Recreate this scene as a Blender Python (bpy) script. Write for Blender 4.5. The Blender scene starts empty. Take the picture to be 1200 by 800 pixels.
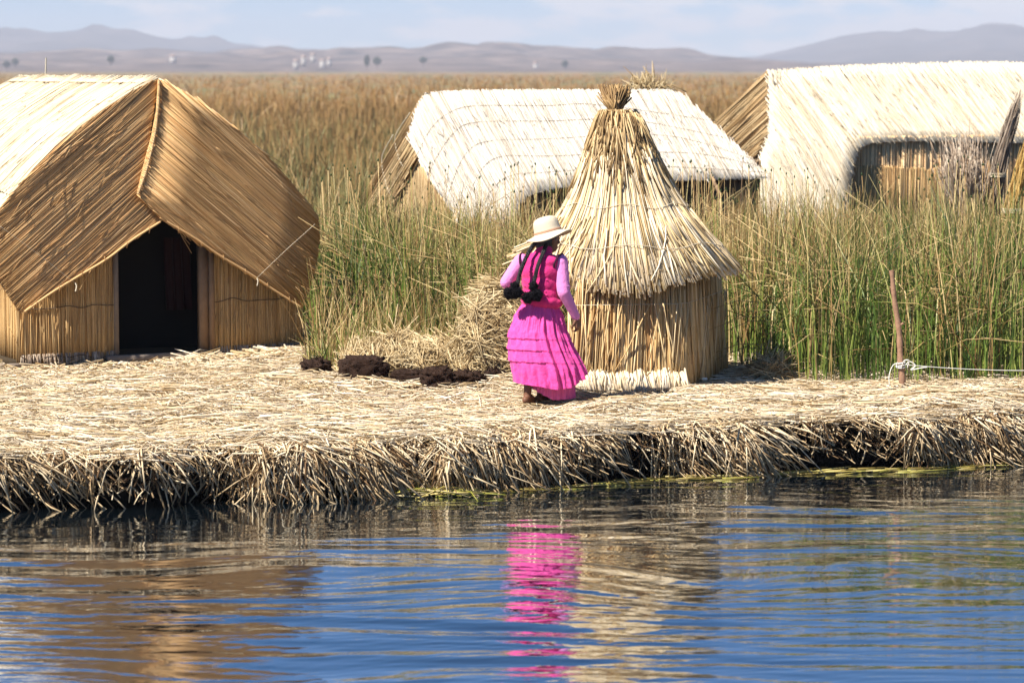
import bpy, bmesh, math, random
import numpy as np
from mathutils import Vector, Matrix
from mathutils.geometry import tessellate_polygon

rng = np.random.default_rng(11)
random.seed(11)
S = bpy.context.scene
COL = S.collection

# ------------------------------------------------------------------ camera
F = 3500.0                        # focal length in pixels of the 1200 px wide photograph
CAM = np.array([0.0, 0.0, 3.2])
PITCH = math.atan(318 / F)
cam_d = bpy.data.cameras.new('camera')
cam = bpy.data.objects.new('camera', cam_d); COL.objects.link(cam)
cam.location = CAM
cam.rotation_euler = (math.pi / 2 - PITCH, 0, 0)
cam_d.sensor_width = 36; cam_d.lens = 36 * F / 1200
cam_d.clip_start = 0.1; cam_d.clip_end = 40000
cam_d.dof.use_dof = True
cam_d.dof.focus_distance = 25.5
cam_d.dof.aperture_fstop = 3.2
S.camera = cam
FW = np.array([0, math.cos(PITCH), -math.sin(PITCH)])
UP = np.array([0, math.sin(PITCH), math.cos(PITCH)])


def ray(x, y):
    return np.array([1.0, 0, 0]) * (x - 600) + FW * F - UP * (y - 400)


def at(x, y, Y):                  # the point a pixel shows at distance Y
    d = ray(x, y); return CAM + d * (Y / d[1])


def gz(x, y, z):                  # the point a pixel shows at height z
    d = ray(x, y); return CAM + d * ((z - CAM[2]) / d[2])


# ------------------------------------------------------------------ helpers
ORIGIN = {}


def link(o, root=None, loc=None):
    COL.objects.link(o)
    if root is not None:
        o.parent = root; ORIGIN[o.name] = ORIGIN[root.name]
    else:
        loc = np.zeros(3) if loc is None else np.array(loc, float)
        o.location = loc; ORIGIN[o.name] = loc
    return o


def empty(name, loc, label, cat, group=None):
    o = bpy.data.objects.new(name, None); o.empty_display_size = .2
    link(o, None, loc)
    return tag(o, label, cat, group)


def tag(o, label=None, cat=None, group=None, kind=None):
    if label: o['label'] = label
    if cat: o['category'] = cat
    if group: o['group'] = group
    if kind: o['kind'] = kind
    return o


class Acc:
    """collects vertices, faces and two per-vertex values"""
    def __init__(self):
        self.V = []; self.Q = []; self.T = []; self.rnd = []; self.h = []; self.n = 0

    def add(self, V, quads=None, tris=None, rnd=.5, h=.5):
        V = np.asarray(V, float).reshape(-1, 3); m = len(V)
        self.V.append(V)
        if quads is not None and len(quads): self.Q.append(np.asarray(quads, np.int64).reshape(-1, 4) + self.n)
        if tris is not None and len(tris): self.T.append(np.asarray(tris, np.int64).reshape(-1, 3) + self.n)
        self.rnd.append(np.broadcast_to(np.asarray(rnd, float), (m,)))
        self.h.append(np.broadcast_to(np.asarray(h, float), (m,)))
        self.n += m

    def sticks(self, P, R, rnd=None, sides=3, cap=True, hh=None):
        P = np.asarray(P, float); N, K, _ = P.shape
        R = np.asarray(R, float)
        if R.ndim == 0: R = np.full((N, K), float(R))
        if R.ndim == 1: R = np.repeat(R[:, None], K, 1)
        if rnd is None: rnd = rng.random(N)
        T = np.gradient(P, axis=1)
        T /= np.linalg.norm(T, axis=2, keepdims=True) + 1e-12
        a = rng.normal(size=(N, 1, 3)); a = np.repeat(a, K, 1)
        b1 = a - (a * T).sum(2, keepdims=True) * T
        b1 /= np.linalg.norm(b1, axis=2, keepdims=True) + 1e-12
        b2 = np.cross(T, b1)
        th = np.arange(sides) * 2 * math.pi / sides
        V = P[:, :, None, :] + R[:, :, None, None] * (np.cos(th)[None, None, :, None] * b1[:, :, None, :] + np.sin(th)[None, None, :, None] * b2[:, :, None, :])
        idx = np.arange(N * K * sides).reshape(N, K, sides)
        nx = np.roll(idx, -1, axis=2)
        q = np.stack([idx[:, :-1], nx[:, :-1], nx[:, 1:], idx[:, 1:]], -1).reshape(-1, 4)
        t = None
        if cap and sides == 3:
            t = np.concatenate([idx[:, 0, ::-1], idx[:, -1]]).reshape(-1, 3)
        elif cap and sides == 4:
            q = np.concatenate([q, idx[:, 0, ::-1], idx[:, -1]])
        if hh is None: hh = np.linspace(0, 1, K)[None, :].repeat(N, 0)
        self.add(V.reshape(-1, 3), q, t, np.repeat(np.asarray(rnd, float), K * sides), np.repeat(hh.reshape(-1), sides))

    def ribbons(self, P, W, D, rnd=None):
        """flat blades: P (N,K,3) spine, W (N,K) half width, D (N,3) sideways"""
        N, K, _ = P.shape
        if rnd is None: rnd = rng.random(N)
        A = P - W[:, :, None] * D[:, None, :]; B = P + W[:, :, None] * D[:, None, :]
        V = np.stack([A, B], 2)
        idx = np.arange(N * K * 2).reshape(N, K, 2)
        q = np.stack([idx[:, :-1, 0], idx[:, :-1, 1], idx[:, 1:, 1], idx[:, 1:, 0]], -1).reshape(-1, 4)
        hh = np.linspace(0, 1, K)[None, :].repeat(N, 0)
        self.add(V.reshape(-1, 3), q, None, np.repeat(rnd, K * 2), np.repeat(hh.reshape(-1), 2))

    def box(self, c, size, rot=0.0, rnd=.5):
        c = np.asarray(c, float); s = np.asarray(size, float) / 2
        v = np.array([[x, y, z] for x in (-1, 1) for y in (-1, 1) for z in (-1, 1)], float) * s
        cr, sr = math.cos(rot), math.sin(rot)
        v = np.stack([v[:, 0] * cr - v[:, 1] * sr, v[:, 0] * sr + v[:, 1] * cr, v[:, 2]], 1) + c
        self.add(v, [[0, 1, 3, 2], [4, 6, 7, 5], [0, 4, 5, 1], [2, 3, 7, 6], [0, 2, 6, 4], [1, 5, 7, 3]], None, rnd)

    def slab(self, poly3, n, th, rnd=.35):
        """solid plate: outline poly3 (M,3) is its front, th its thickness behind"""
        p = np.asarray(poly3, float); M = len(p); n = np.asarray(n, float)
        tri = np.array(tessellate_polygon([[Vector(v) for v in p]]), int).reshape(-1, 3)
        V = np.concatenate([p, p - n * th])
        i = np.arange(M); j = (i + 1) % M
        self.add(V, np.stack([i, j, j + M, i + M], 1), np.concatenate([tri, tri[:, ::-1] + M]), rnd)

    def grid(self, P, rnd=.5, h=.5, wrap=False):
        """P (a,b,3) sheet"""
        a, b, _ = P.shape
        idx = np.arange(a * b).reshape(a, b)
        if wrap:
            nx = np.roll(idx, -1, axis=1)
            q = np.stack([idx[:-1], nx[:-1], nx[1:], idx[1:]], -1).reshape(-1, 4)
        else:
            q = np.stack([idx[:-1, :-1], idx[:-1, 1:], idx[1:, 1:], idx[1:, :-1]], -1).reshape(-1, 4)
        rnd = np.asarray(rnd, float); h = np.asarray(h, float)
        self.add(P.reshape(-1, 3), q, None, rnd.reshape(-1) if rnd.ndim else rnd, h.reshape(-1) if h.ndim else h)

    def build(self, name, mat, root=None, loc=None, smooth=True):
        V = np.concatenate(self.V)
        me = bpy.data.meshes.new(name)
        o = bpy.data.objects.new(name, me)
        link(o, root, loc)
        V = V - ORIGIN[o.name]
        Q = np.concatenate(self.Q) if self.Q else np.zeros((0, 4), np.int64)
        T = np.concatenate(self.T) if self.T else np.zeros((0, 3), np.int64)
        me.vertices.add(len(V)); me.vertices.foreach_set('co', V.astype(np.float32).ravel())
        nl = Q.size + T.size
        me.loops.add(nl)
        me.loops.foreach_set('vertex_index', np.concatenate([Q.ravel(), T.ravel()]).astype(np.int32))
        npoly = len(Q) + len(T)
        me.polygons.add(npoly)
        ls = np.concatenate([np.arange(len(Q)) * 4, Q.size + np.arange(len(T)) * 3]).astype(np.int32)
        me.polygons.foreach_set('loop_start', ls)
        me.polygons.foreach_set('loop_total', np.concatenate([np.full(len(Q), 4), np.full(len(T), 3)]).astype(np.int32))
        me.update(calc_edges=True)
        if smooth: me.polygons.foreach_set('use_smooth', np.ones(npoly, bool))
        for nm, arr in (('rnd', self.rnd), ('h', self.h)):
            at_ = me.attributes.new(nm, 'FLOAT', 'POINT')
            at_.data.foreach_set('value', np.concatenate(arr).astype(np.float32))
        me.materials.append(mat)
        return o


def smooth_noise1(x, seed, scale):
    r = np.random.default_rng(seed); k = r.normal(size=4096)
    t = np.asarray(x, float) / scale + 2000; i = np.floor(t).astype(int); f = t - i; f = f * f * (3 - 2 * f)
    return k[i % 4096] * (1 - f) + k[(i + 1) % 4096] * f


def noise2(x, y, seed, scale):
    r = np.random.default_rng(seed); k = r.normal(size=(256, 256))
    tx = np.asarray(x, float) / scale + 1000; ty = np.asarray(y, float) / scale + 1000
    i = np.floor(tx).astype(int); j = np.floor(ty).astype(int); fx = tx - i; fy = ty - j
    fx = fx * fx * (3 - 2 * fx); fy = fy * fy * (3 - 2 * fy)
    g = lambda a, b: k[a % 256, b % 256]
    return (g(i, j) * (1 - fx) + g(i + 1, j) * fx) * (1 - fy) + (g(i, j + 1) * (1 - fx) + g(i + 1, j + 1) * fx) * fy


# ------------------------------------------------------------------ materials
def srgb(r, g, b):
    f = lambda c: (c / 12.92 if c <= .04045 else ((c + .055) / 1.055) ** 2.4)
    return (f(r / 255), f(g / 255), f(b / 255), 1)


def material(name):
    m = bpy.data.materials.new(name); m.use_nodes = True
    nt = m.node_tree; nt.nodes.clear()
    out = nt.nodes.new('ShaderNodeOutputMaterial'); b = nt.nodes.new('ShaderNodeBsdfPrincipled')
    nt.links.new(b.outputs[0], out.inputs[0])
    return m, nt, b


def ramp(nt, stops):
    r = nt.nodes.new('ShaderNodeValToRGB'); e = r.color_ramp.elements
    while len(e) < len(stops): e.new(.5)
    for k, (p, c) in enumerate(stops): e[k].position = p; e[k].color = (*c[:3], 1)
    return r


def noise(nt, scale, detail=4, rough=.6, vec='Object', stretch=None):
    tc = nt.nodes.new('ShaderNodeTexCoord'); n = nt.nodes.new('ShaderNodeTexNoise')
    n.inputs['Scale'].default_value = scale; n.inputs['Detail'].default_value = detail; n.inputs['Roughness'].default_value = rough
    if stretch:
        mp = nt.nodes.new('ShaderNodeMapping'); mp.inputs['Scale'].default_value = stretch
        nt.links.new(tc.outputs[vec], mp.inputs[0]); nt.links.new(mp.outputs[0], n.inputs['Vector'])
    else:
        nt.links.new(tc.outputs[vec], n.inputs['Vector'])
    return n


def mix(nt, fac, a, b, mode='MIX'):
    m = nt.nodes.new('ShaderNodeMix'); m.data_type = 'RGBA'; m.blend_type = mode
    for sock, v in ((0, fac), (6, a), (7, b)):
        if isinstance(v, (int, float)): m.inputs[sock].default_value = v
        elif isinstance(v, tuple): m.inputs[sock].default_value = (*v[:3], 1)
        else: nt.links.new(v, m.inputs[sock])
    return m.outputs[2]


def attr(nt, n):
    a = nt.nodes.new('ShaderNodeAttribute'); a.attribute_name = n; return a.outputs['Fac']


def mrange(nt, v, a, b, c=0., d=1.):
    m = nt.nodes.new('ShaderNodeMapRange')
    nt.links.new(v, m.inputs[0])
    for k, x in enumerate((a, b, c, d)): m.inputs[k + 1].default_value = x
    return m.outputs[0]


def straw_mat(name, stops, rough=.62, stain=(.30, .20, .10), stain_amt=.35, stain_scale=3.0, spec=.3):
    """each reed its own tone out of the ramp; weathering stains with a shape of their own"""
    m, nt, b = material(name)
    r = ramp(nt, stops); nt.links.new(attr(nt, 'rnd'), r.inputs[0])
    n = noise(nt, stain_scale, 5, .65)
    f = mrange(nt, n.outputs['Fac'], .5, .75, 0, stain_amt)
    c = mix(nt, f, r.outputs[0], stain)
    n2 = noise(nt, 55, 3, .6)
    c = mix(nt, .35, c, mix(nt, n2.outputs['Fac'], (.45, .40, .33), (1.35, 1.3, 1.25)), 'MULTIPLY')
    nt.links.new(c, b.inputs['Base Color'])
    b.inputs['Roughness'].default_value = rough
    b.inputs['Specular IOR Level'].default_value = spec
    return m


def plain(name, col, rough=.7, var=.25, scale=20, spec=.3, bump=0.0, bscale=80, sheen=0):
    m, nt, b = material(name)
    n = noise(nt, scale, 5, .6)
    c = mix(nt, n.outputs['Fac'], tuple(x * (1 - var) for x in col[:3]), tuple(min(1, x * (1 + var)) for x in col[:3]))
    nt.links.new(c, b.inputs['Base Color'])
    b.inputs['Roughness'].default_value = rough; b.inputs['Specular IOR Level'].default_value = spec
    if sheen: b.inputs['Sheen Weight'].default_value = sheen
    if bump:
        n2 = noise(nt, bscale, 4, .6); bp = nt.nodes.new('ShaderNodeBump')
        bp.inputs['Strength'].default_value = bump; bp.inputs['Distance'].default_value = .01
        nt.links.new(n2.outputs['Fac'], bp.inputs['Height']); nt.links.new(bp.outputs[0], b.inputs['Normal'])
    return m


M = {}
M['thatch_gold'] = straw_mat('thatch_gold', [(0, (.47, .28, .125)), (.25, (.61, .37, .165)), (.7, (.71, .46, .215)), (1, (.80, .57, .31))], stain=(.34, .19, .08), stain_amt=.22)
M['thatch_roof'] = straw_mat('thatch_roof', [(0, (.46, .34, .19)), (.15, (.66, .55, .38)), (.7, (.77, .68, .51)), (1, (.85, .79, .65))], stain=(.5, .37, .2), stain_amt=.2)
M['thatch_white'] = straw_mat('thatch_white', [(0, (.42, .35, .27)), (.1, (.64, .57, .48)), (.6, (.74, .69, .62)), (1, (.82, .79, .73))], stain=(.46, .38, .29), stain_amt=.22, stain_scale=2)
M['thatch_cream'] = straw_mat('thatch_cream', [(0, (.44, .34, .22)), (.1, (.68, .58, .43)), (.6, (.78, .70, .56)), (1, (.85, .80, .69))], stain=(.5, .4, .26), stain_amt=.2, stain_scale=2)
M['thatch_tan'] = straw_mat('thatch_tan', [(0, (.25, .15, .07)), (.3, (.47, .32, .16)), (1, (.68, .52, .30))])
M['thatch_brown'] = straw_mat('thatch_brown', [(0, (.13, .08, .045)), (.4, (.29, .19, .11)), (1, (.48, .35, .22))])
M['wall_reed'] = straw_mat('wall_reed', [(0, (.34, .19, .07)), (.3, (.58, .37, .16)), (1, (.76, .55, .28))], stain=(.33, .2, .09))
M['cream_wall'] = straw_mat('cream_wall', [(0, (.60, .36, .17)), (.3, (.84, .56, .29)), (1, (.92, .72, .44))], stain=(.6, .4, .2), stain_amt=.2)
M['cone_reed'] = straw_mat('cone_reed', [(0, (.35, .22, .09)), (.12, (.60, .45, .22)), (.6, (.76, .62, .42)), (1, (.86, .77, .61))], stain=(.46, .32, .15), stain_amt=.4, stain_scale=5)
M['cone_wall'] = straw_mat('cone_wall', [(0, (.38, .22, .09)), (.2, (.60, .40, .18)), (.7, (.76, .57, .30)), (1, (.85, .70, .44))], stain=(.5, .32, .14), stain_amt=.3, stain_scale=5)
M['cone_wrap'] = straw_mat('cone_wrap', [(0, (.13, .07, .026)), (.4, (.38, .25, .11)), (1, (.72, .56, .32))])
M['litter'] = straw_mat('litter', [(0, (.20, .12, .05)), (.15, (.50, .37, .20)), (.6, (.76, .63, .44)), (1, (.87, .79, .65))], stain=(.36, .24, .11), stain_amt=.5, stain_scale=1.6)
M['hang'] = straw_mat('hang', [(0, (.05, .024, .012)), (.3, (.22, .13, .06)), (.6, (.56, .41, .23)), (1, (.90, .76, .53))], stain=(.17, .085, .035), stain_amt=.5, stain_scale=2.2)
M['heap'] = straw_mat('heap', [(0, (.22, .14, .06)), (.4, (.50, .38, .20)), (1, (.72, .60, .38))])
M['grey_reed'] = straw_mat('grey_reed', [(0, (.10, .07, .05)), (.5, (.26, .20, .155)), (1, (.46, .38, .30))])
M['pale_reed'] = straw_mat('pale_reed', [(0, (.24, .17, .12)), (.5, (.48, .38, .29)), (1, (.70, .60, .48))])
M['gold_reed'] = straw_mat('gold_reed', [(0, (.30, .17, .04)), (.5, (.56, .36, .10)), (1, (.74, .54, .22))])
M['wet_reed'] = straw_mat('wet_reed', [(0, (.14, .18, .03)), (.25, (.38, .38, .06)), (.6, (.62, .50, .14)), (1, (.76, .66, .38))], rough=.35)
M['wet_straw'] = straw_mat('wet_straw', [(0, (.10, .07, .02)), (.5, (.36, .28, .08)), (.8, (.42, .42, .08)), (1, (.62, .52, .28))], rough=.4)
M['peat'] = plain('peat', (.036, .020, .014), .95, .7, 26, .15, 1.0, 90)
M['cord'] = plain('cord', (.62, .55, .42), .8, .2, 60)
M['dark_cord'] = plain('dark_cord', (.13, .09, .06), .9, .3, 60)
M['white_rope'] = plain('white_rope', (.78, .77, .72), .7, .1, 60)
M['wood'] = plain('wood', (.30, .19, .11), .75, .35, 12, .3, .5, 30)
M['grey_wood'] = plain('grey_wood', (.24, .19, .15), .8, .35, 12, .3, .5, 30)
M['stake'] = plain('stake', (.33, .19, .12), .7, .35, 14, .3, .6, 40)
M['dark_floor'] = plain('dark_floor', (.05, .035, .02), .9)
M['shade_black'] = plain('shade_black', (.004, .003, .0025), .95)  # interior shade put into the colour, for the panel behind the doorway
M['red_cloth'] = plain('red_cloth', (.014, .001, .0014), .95)
M['skin'] = plain('skin', (.17, .075, .042), .55, .12, 30, .35)
M['hair'] = plain('hair', (.008, .006, .007), .5, .3, 60, .4)
M['pom'] = plain('pom', (.006, .005, .008), .85, .3, 60, .2)
M['vest'] = plain('vest', (.70, .030, .20), .85, .10, 14, .2, .9, 26, .15)
M['trim'] = plain('trim', (.05, .008, .03), .85)
M['sleeve'] = plain('sleeve', (.80, .27, .62), .8, .06, 18, .2, 1.0, 22, .15)
M['skirt'] = plain('skirt', (.80, .075, .36), .65, .14, 7, .25, .8, 30, .15)
M['underskirt'] = plain('underskirt', (.74, .12, .33), .8, .08, 10)
M['hat'] = plain('hat', (.66, .57, .43), .9, .08, 30, .2, .3, 160)
M['band'] = plain('band', (.42, .24, .15), .8)
M['white_wall'] = plain('white_wall', (.52, .49, .46), .8, .05, 1)
M['tin_roof'] = plain('tin_roof', (.42, .30, .25), .6, .2, 1)
M['dark_pane'] = plain('dark_pane', (.05, .05, .06), .3)
M['far_leaf'] = plain('far_leaf', (.04, .06, .035), .9, .4, .6)
M['bark'] = plain('bark', (.12, .09, .07), .9)


def reed_mat(name, green, tan, hk, lo, hi):
    """standing reeds: green stems that dry to tan towards the tip, with wholly dry ones among them"""
    m, nt, b = material(name)
    rg = ramp(nt, green); rt = ramp(nt, tan)
    rn = attr(nt, 'rnd'); h = attr(nt, 'h')
    mul = nt.nodes.new('ShaderNodeMath'); mul.operation = 'MULTIPLY'; mul.inputs[1].default_value = 7.31; nt.links.new(rn, mul.inputs[0])
    fr = nt.nodes.new('ShaderNodeMath'); fr.operation = 'FRACT'; nt.links.new(mul.outputs[0], fr.inputs[0])
    nt.links.new(fr.outputs[0], rg.inputs[0]); nt.links.new(fr.outputs[0], rt.inputs[0])
    s = nt.nodes.new('ShaderNodeMath'); s.operation = 'MULTIPLY_ADD'; s.inputs[1].default_value = hk
    nt.links.new(h, s.inputs[0]); nt.links.new(rn, s.inputs[2])       # dryness = rnd + h
    f = mrange(nt, s.outputs[0], lo, hi)
    c = mix(nt, f, rg.outputs[0], rt.outputs[0])
    nt.links.new(c, b.inputs['Base Color']); b.inputs['Roughness'].default_value = .5
    b.inputs['Specular IOR Level'].default_value = .35
    return m


M['reeds'] = reed_mat('reeds', [(0, (.025, .055, .007)), (.5, (.085, .145, .018)), (1, (.24, .28, .06))],
                      [(0, (.16, .085, .03)), (.4, (.40, .25, .095)), (1, (.66, .50, .25))], 1, 1.0, 1.55)
M['far_reeds'] = reed_mat('far_reeds', [(0, (.085, .10, .035)), (.5, (.16, .165, .06)), (1, (.27, .25, .11))],
                          [(0, (.20, .11, .038)), (.5, (.29, .165, .058)), (1, (.38, .235, .09))], 0.35, .45, .95)

# ------------------------------------------------------------------ light, sky
EL = math.radians(51)
sh = np.array([-.78, -.62]); sh /= np.linalg.norm(sh)
SUN = np.array([sh[0] * math.cos(EL), sh[1] * math.cos(EL), math.sin(EL)])
sd = bpy.data.lights.new('sun', 'SUN'); sd.energy = 4.6; sd.angle = math.radians(.53); sd.color = (1, .93, .82)
so = bpy.data.objects.new('sun', sd); COL.objects.link(so)
so.rotation_euler = Vector(-SUN).to_track_quat('-Z', 'Y').to_euler()
so.location = (-20, -20, 40)

W = bpy.data.worlds.new('World'); S.world = W; W.use_nodes = True
nt = W.node_tree; nt.nodes.clear()
wo = nt.nodes.new('ShaderNodeOutputWorld'); bg = nt.nodes.new('ShaderNodeBackground')
sky = nt.nodes.new('ShaderNodeTexSky'); sky.sky_type = 'NISHITA'; sky.sun_disc = False
sky.sun_elevation = EL; sky.sun_rotation = math.atan2(sh[0], sh[1]) % (2 * math.pi)
sky.altitude = 3800; sky.air_density = 1.0; sky.dust_density = .15; sky.ozone_density = 3.5
tc = nt.nodes.new('ShaderNodeTexCoord'); mp = nt.nodes.new('ShaderNodeMapping')
mp.inputs['Scale'].default_value = (34, 34, 120)
nz = nt.nodes.new('ShaderNodeTexNoise'); nz.inputs['Scale'].default_value = 1; nz.inputs['Detail'].default_value = 6; nz.inputs['Roughness'].default_value = .55
nt.links.new(tc.outputs['Generated'], mp.inputs[0]); nt.links.new(mp.outputs[0], nz.inputs['Vector'])
sep = nt.nodes.new('ShaderNodeSeparateXYZ'); nt.links.new(tc.outputs['Generated'], sep.inputs[0])
cov = mrange(nt, sep.outputs[0], -.06, .12, .0, .16)                  # clouds thicken to the right
low = mrange(nt, sep.outputs[2], .05, .16, 1, 0)                      # a bank of cloud low over the hills
ad = nt.nodes.new('ShaderNodeMath'); ad.operation = 'ADD'; nt.links.new(nz.outputs['Fac'], ad.inputs[0]); nt.links.new(cov, ad.inputs[1])
cf = mrange(nt, ad.outputs[0], .50, .64, 0, .8)
ml = nt.nodes.new('ShaderNodeMath'); ml.operation = 'MULTIPLY'; nt.links.new(cf, ml.inputs[0]); nt.links.new(low, ml.inputs[1])
CLOUD = (6.6, 6.5, 6.7)
hi = mrange(nt, sep.outputs[2], .04, .30, 0, 1)                        # deep blue of the thin air overhead
skyc = mix(nt, hi, mix(nt, 1.0, sky.outputs[0], (.60, .68, .82), 'MULTIPLY'), mix(nt, 1.0, sky.outputs[0], (.40, .73, .87), 'MULTIPLY'))
nt.links.new(mix(nt, ml.outputs[0], skyc, CLOUD), bg.inputs[0])
bg.inputs[1].default_value = .07
nt.links.new(bg.outputs[0], wo.inputs[0])

# ------------------------------------------------------------------ ground, bank and water
BX = np.array([-40, -12, -3.70, -2.2, -.96, 0, 1.34, 2.4, 4.15, 14, 40])
BY = np.array([14, 19.3, 21.6, 21.95, 22.35, 22.75, 23.4, 23.75, 24.2, 26.6, 31])


def bank(X):
    return np.interp(X, BX, BY) + .085 * smooth_noise1(X, 3, .45) + .03 * smooth_noise1(X, 4, .13)


def top_z(X, Y):
    return .43 + .022 * noise2(X, Y, 5, .9) + .012 * noise2(X, Y, 6, .25)


def ground_z(X, Y):
    """height of the trampled reed island"""
    d = Y - bank(X)
    z = top_z(X, Y) - .055 * np.clip(1 - d / .55, 0, 1) ** 2
    z = z + .05 * np.exp(-((X + 1.5) / 4) ** 2 - ((Y - 28.3) / .7) ** 2)
    return z


xs = np.concatenate([np.linspace(-1200, -40, 20)[:-1], np.linspace(-40, -8, 50)[:-1], np.linspace(-8, 8, 320), np.linspace(8, 40, 50)[1:], np.linspace(40, 1200, 20)[1:]])
offs = [-1.5, .50, .46, .44, .40, .28, .12, .14, .2, .3, .4, .55] + list(np.linspace(.7, 7, 50)) + [9, 14, 30, 80, 200, 500, 1200, 2500, 4000, 9000]
zs = [-1.5, -.6, -.02, .08, .2, .3, .36] + [None] * (len(offs) - 7)
P = np.zeros((len(offs), len(xs), 3)); ZN = np.zeros((len(offs), len(xs)))
b0 = bank(np.clip(xs, -40, 40))
for i, (o_, z_) in enumerate(zip(offs, zs)):
    Y = b0 + o_
    P[i, :, 0] = xs; P[i, :, 1] = Y
    if z_ is None:
        z = ground_z(xs, Y); far = np.clip((Y - 30) / 6, 0, 1)
        P[i, :, 2] = z * (1 - far) + .22 * far
        ZN[i] = np.clip((o_ - .15) / .3, 0, 1) * (1 - np.clip((Y - 27.5) / 2, 0, 1))
    else:
        P[i, :, 2] = z_ + .03 * smooth_noise1(xs, 20 + i, .2)
a = Acc(); a.grid(P, ZN)
m, nt, b = material('island_soil')
n = noise(nt, 9, 6, .7)
peat = mix(nt, n.outputs['Fac'], (.007, .0045, .003), (.026, .017, .011))
n2 = noise(nt, 30, 5, .7)
strw = mix(nt, n2.outputs['Fac'], (.22, .15, .07), (.58, .46, .28))
nt.links.new(mix(nt, attr(nt, 'rnd'), peat, strw), b.inputs['Base Color']); b.inputs['Roughness'].default_value = .9
bp = nt.nodes.new('ShaderNodeBump'); bp.inputs['Strength'].default_value = .8; bp.inputs['Distance'].default_value = .03
nt.links.new(n2.outputs['Fac'], bp.inputs['Height']); nt.links.new(bp.outputs[0], b.inputs['Normal'])
tag(a.build('ground', m), 'trampled reed island and marsh floor behind the water', None, None, 'structure')

# water: waves as real geometry
wx = np.concatenate([-np.geomspace(7, 1200, 60)[::-1], np.linspace(-7, 7, 420)[1:-1], np.geomspace(7, 1200, 60)])
wy = np.concatenate([np.linspace(-60, 12, 60)[:-1], np.linspace(12, 25.5, 620), np.linspace(25.5, 40, 40)[1:]])
X, Y = np.meshgrid(wx, wy)
H = np.zeros_like(X)
wr = np.random.default_rng(5)
qx = X + .5 * noise2(X, Y, 31, 1.7); qy = Y + .16 * noise2(X, Y, 32, 1.3)
for lam, slope, spread, cnt in ((1.1, .006, 6, 4), (.60, .031, 5, 8), (.34, .026, 8, 9), (.19, .030, 15, 10), (.10, .034, 28, 10)):
    for _ in range(cnt):
        l = lam * wr.uniform(.8, 1.25); th = math.radians(wr.normal(2, spread)); k = 2 * math.pi / l
        H += slope / math.sqrt(cnt) * 1.25 / k * np.sin(k * (qx * math.sin(th) + qy * math.cos(th)) + wr.uniform(0, 6.28))
H *= (.85 + .3 * noise2(X, Y, 33, 2.2)).clip(.35, 1.5)
H *= np.clip((bank(np.clip(X, -40, 40)) - Y + .3) / 1.2, .55, 1)
H *= np.clip((60 - np.abs(X)) / 40, 0, 1) * np.clip((Y + 20) / 26, 0, 1)
a = Acc(); a.grid(np.stack([X, Y, H], -1))
m, nt, b = material('lake_water')
gl_ = nt.nodes.new('ShaderNodeBsdfGlossy'); gl_.inputs['Color'].default_value = (.90, .95, 1.0, 1); gl_.inputs['Roughness'].default_value = .02
ms = nt.nodes.new('ShaderNodeMixShader'); ms.inputs[0].default_value = .55
nt.links.new(b.outputs[0], ms.inputs[1]); nt.links.new(gl_.outputs[0], ms.inputs[2]); nt.links.new(ms.outputs[0], [q for q in nt.nodes if q.type == 'OUTPUT_MATERIAL'][0].inputs[0])
b.inputs['Base Color'].default_value = (.004, .008, .012, 1); b.inputs['Roughness'].default_value = .015; b.inputs['IOR'].default_value = 2.0
n = noise(nt, 1, 3, .6, stretch=(5, 14, 5)); bp = nt.nodes.new('ShaderNodeBump'); bp.inputs['Strength'].default_value = .12; bp.inputs['Distance'].default_value = .01
nt.links.new(n.outputs['Fac'], bp.inputs['Height']); nt.links.new(bp.outputs[0], b.inputs['Normal']); nt.links.new(bp.outputs[0], gl_.inputs['Normal'])
tag(a.build('water', m), 'rippled blue lake water in front of the island', None, None, 'structure')

# loose straw over the trampled top
def lay_sticks(n, xr, yoff, lr, rr, zlift, ang_sd, seed_shift=0):
    X = rng.uniform(*xr, n); B = bank(X); Yb = B + yoff[0] + (yoff[1] - yoff[0]) * rng.random(n) ** 1.15
    ang = rng.normal(0, ang_sd, n) + .25 * noise2(X, Yb, 41, .7)
    L = rng.uniform(*lr, n); K = 3
    t = np.linspace(-.5, .5, K)
    px = X[:, None] + np.cos(ang)[:, None] * L[:, None] * t; py = Yb[:, None] + np.sin(ang)[:, None] * L[:, None] * t
    py += (rng.normal(0, .02, n) * 1.0)[:, None] * (1 - 4 * t ** 2)
    pz = ground_z(px, py) + (rng.random(n) ** 2 * zlift)[:, None] + .006 + rng.normal(0, .012, (n, K)) * 1.0
    R = rng.uniform(*rr, n)[:, None] * np.array([1, .95, .7])
    return np.stack([px, py, pz], -1), R


a = Acc()
P_, R_ = lay_sticks(62000, (-7.5, 9), (.05, 7.2), (.08, .38), (.0022, .0050), .05, .75); a.sticks(P_, R_, rng.random(len(P_)) ** .8)
P_, R_ = lay_sticks(11000, (-7.5, 9), (.0, 1.2), (.2, .6), (.003, .006), .06, .5); a.sticks(P_, R_, rng.random(len(P_)) ** .8)
P_, R_ = lay_sticks(16000, (-26, 26), (.02, 5), (.2, .8), (.005, .009), .05, .7); a.sticks(P_, R_, rng.random(len(P_)))
tag(a.build('straw_litter', M['litter']), 'loose dry straw strewn over the top of the reed island', None, None, 'stuff')

# straw hanging over the edge
def dens(X):
    """how thickly the edge is thatched with straw along the bank"""
    px = 600 + X * F / bank(X)
    return np.interp(px, [-200, 0, 230, 300, 480, 640, 690, 760, 800, 900, 935, 1050, 1090, 1200, 1500], [.6, .55, .55, .95, 1, .8, .45, .5, .9, .85, .22, .25, .75, .9, .7])


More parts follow.
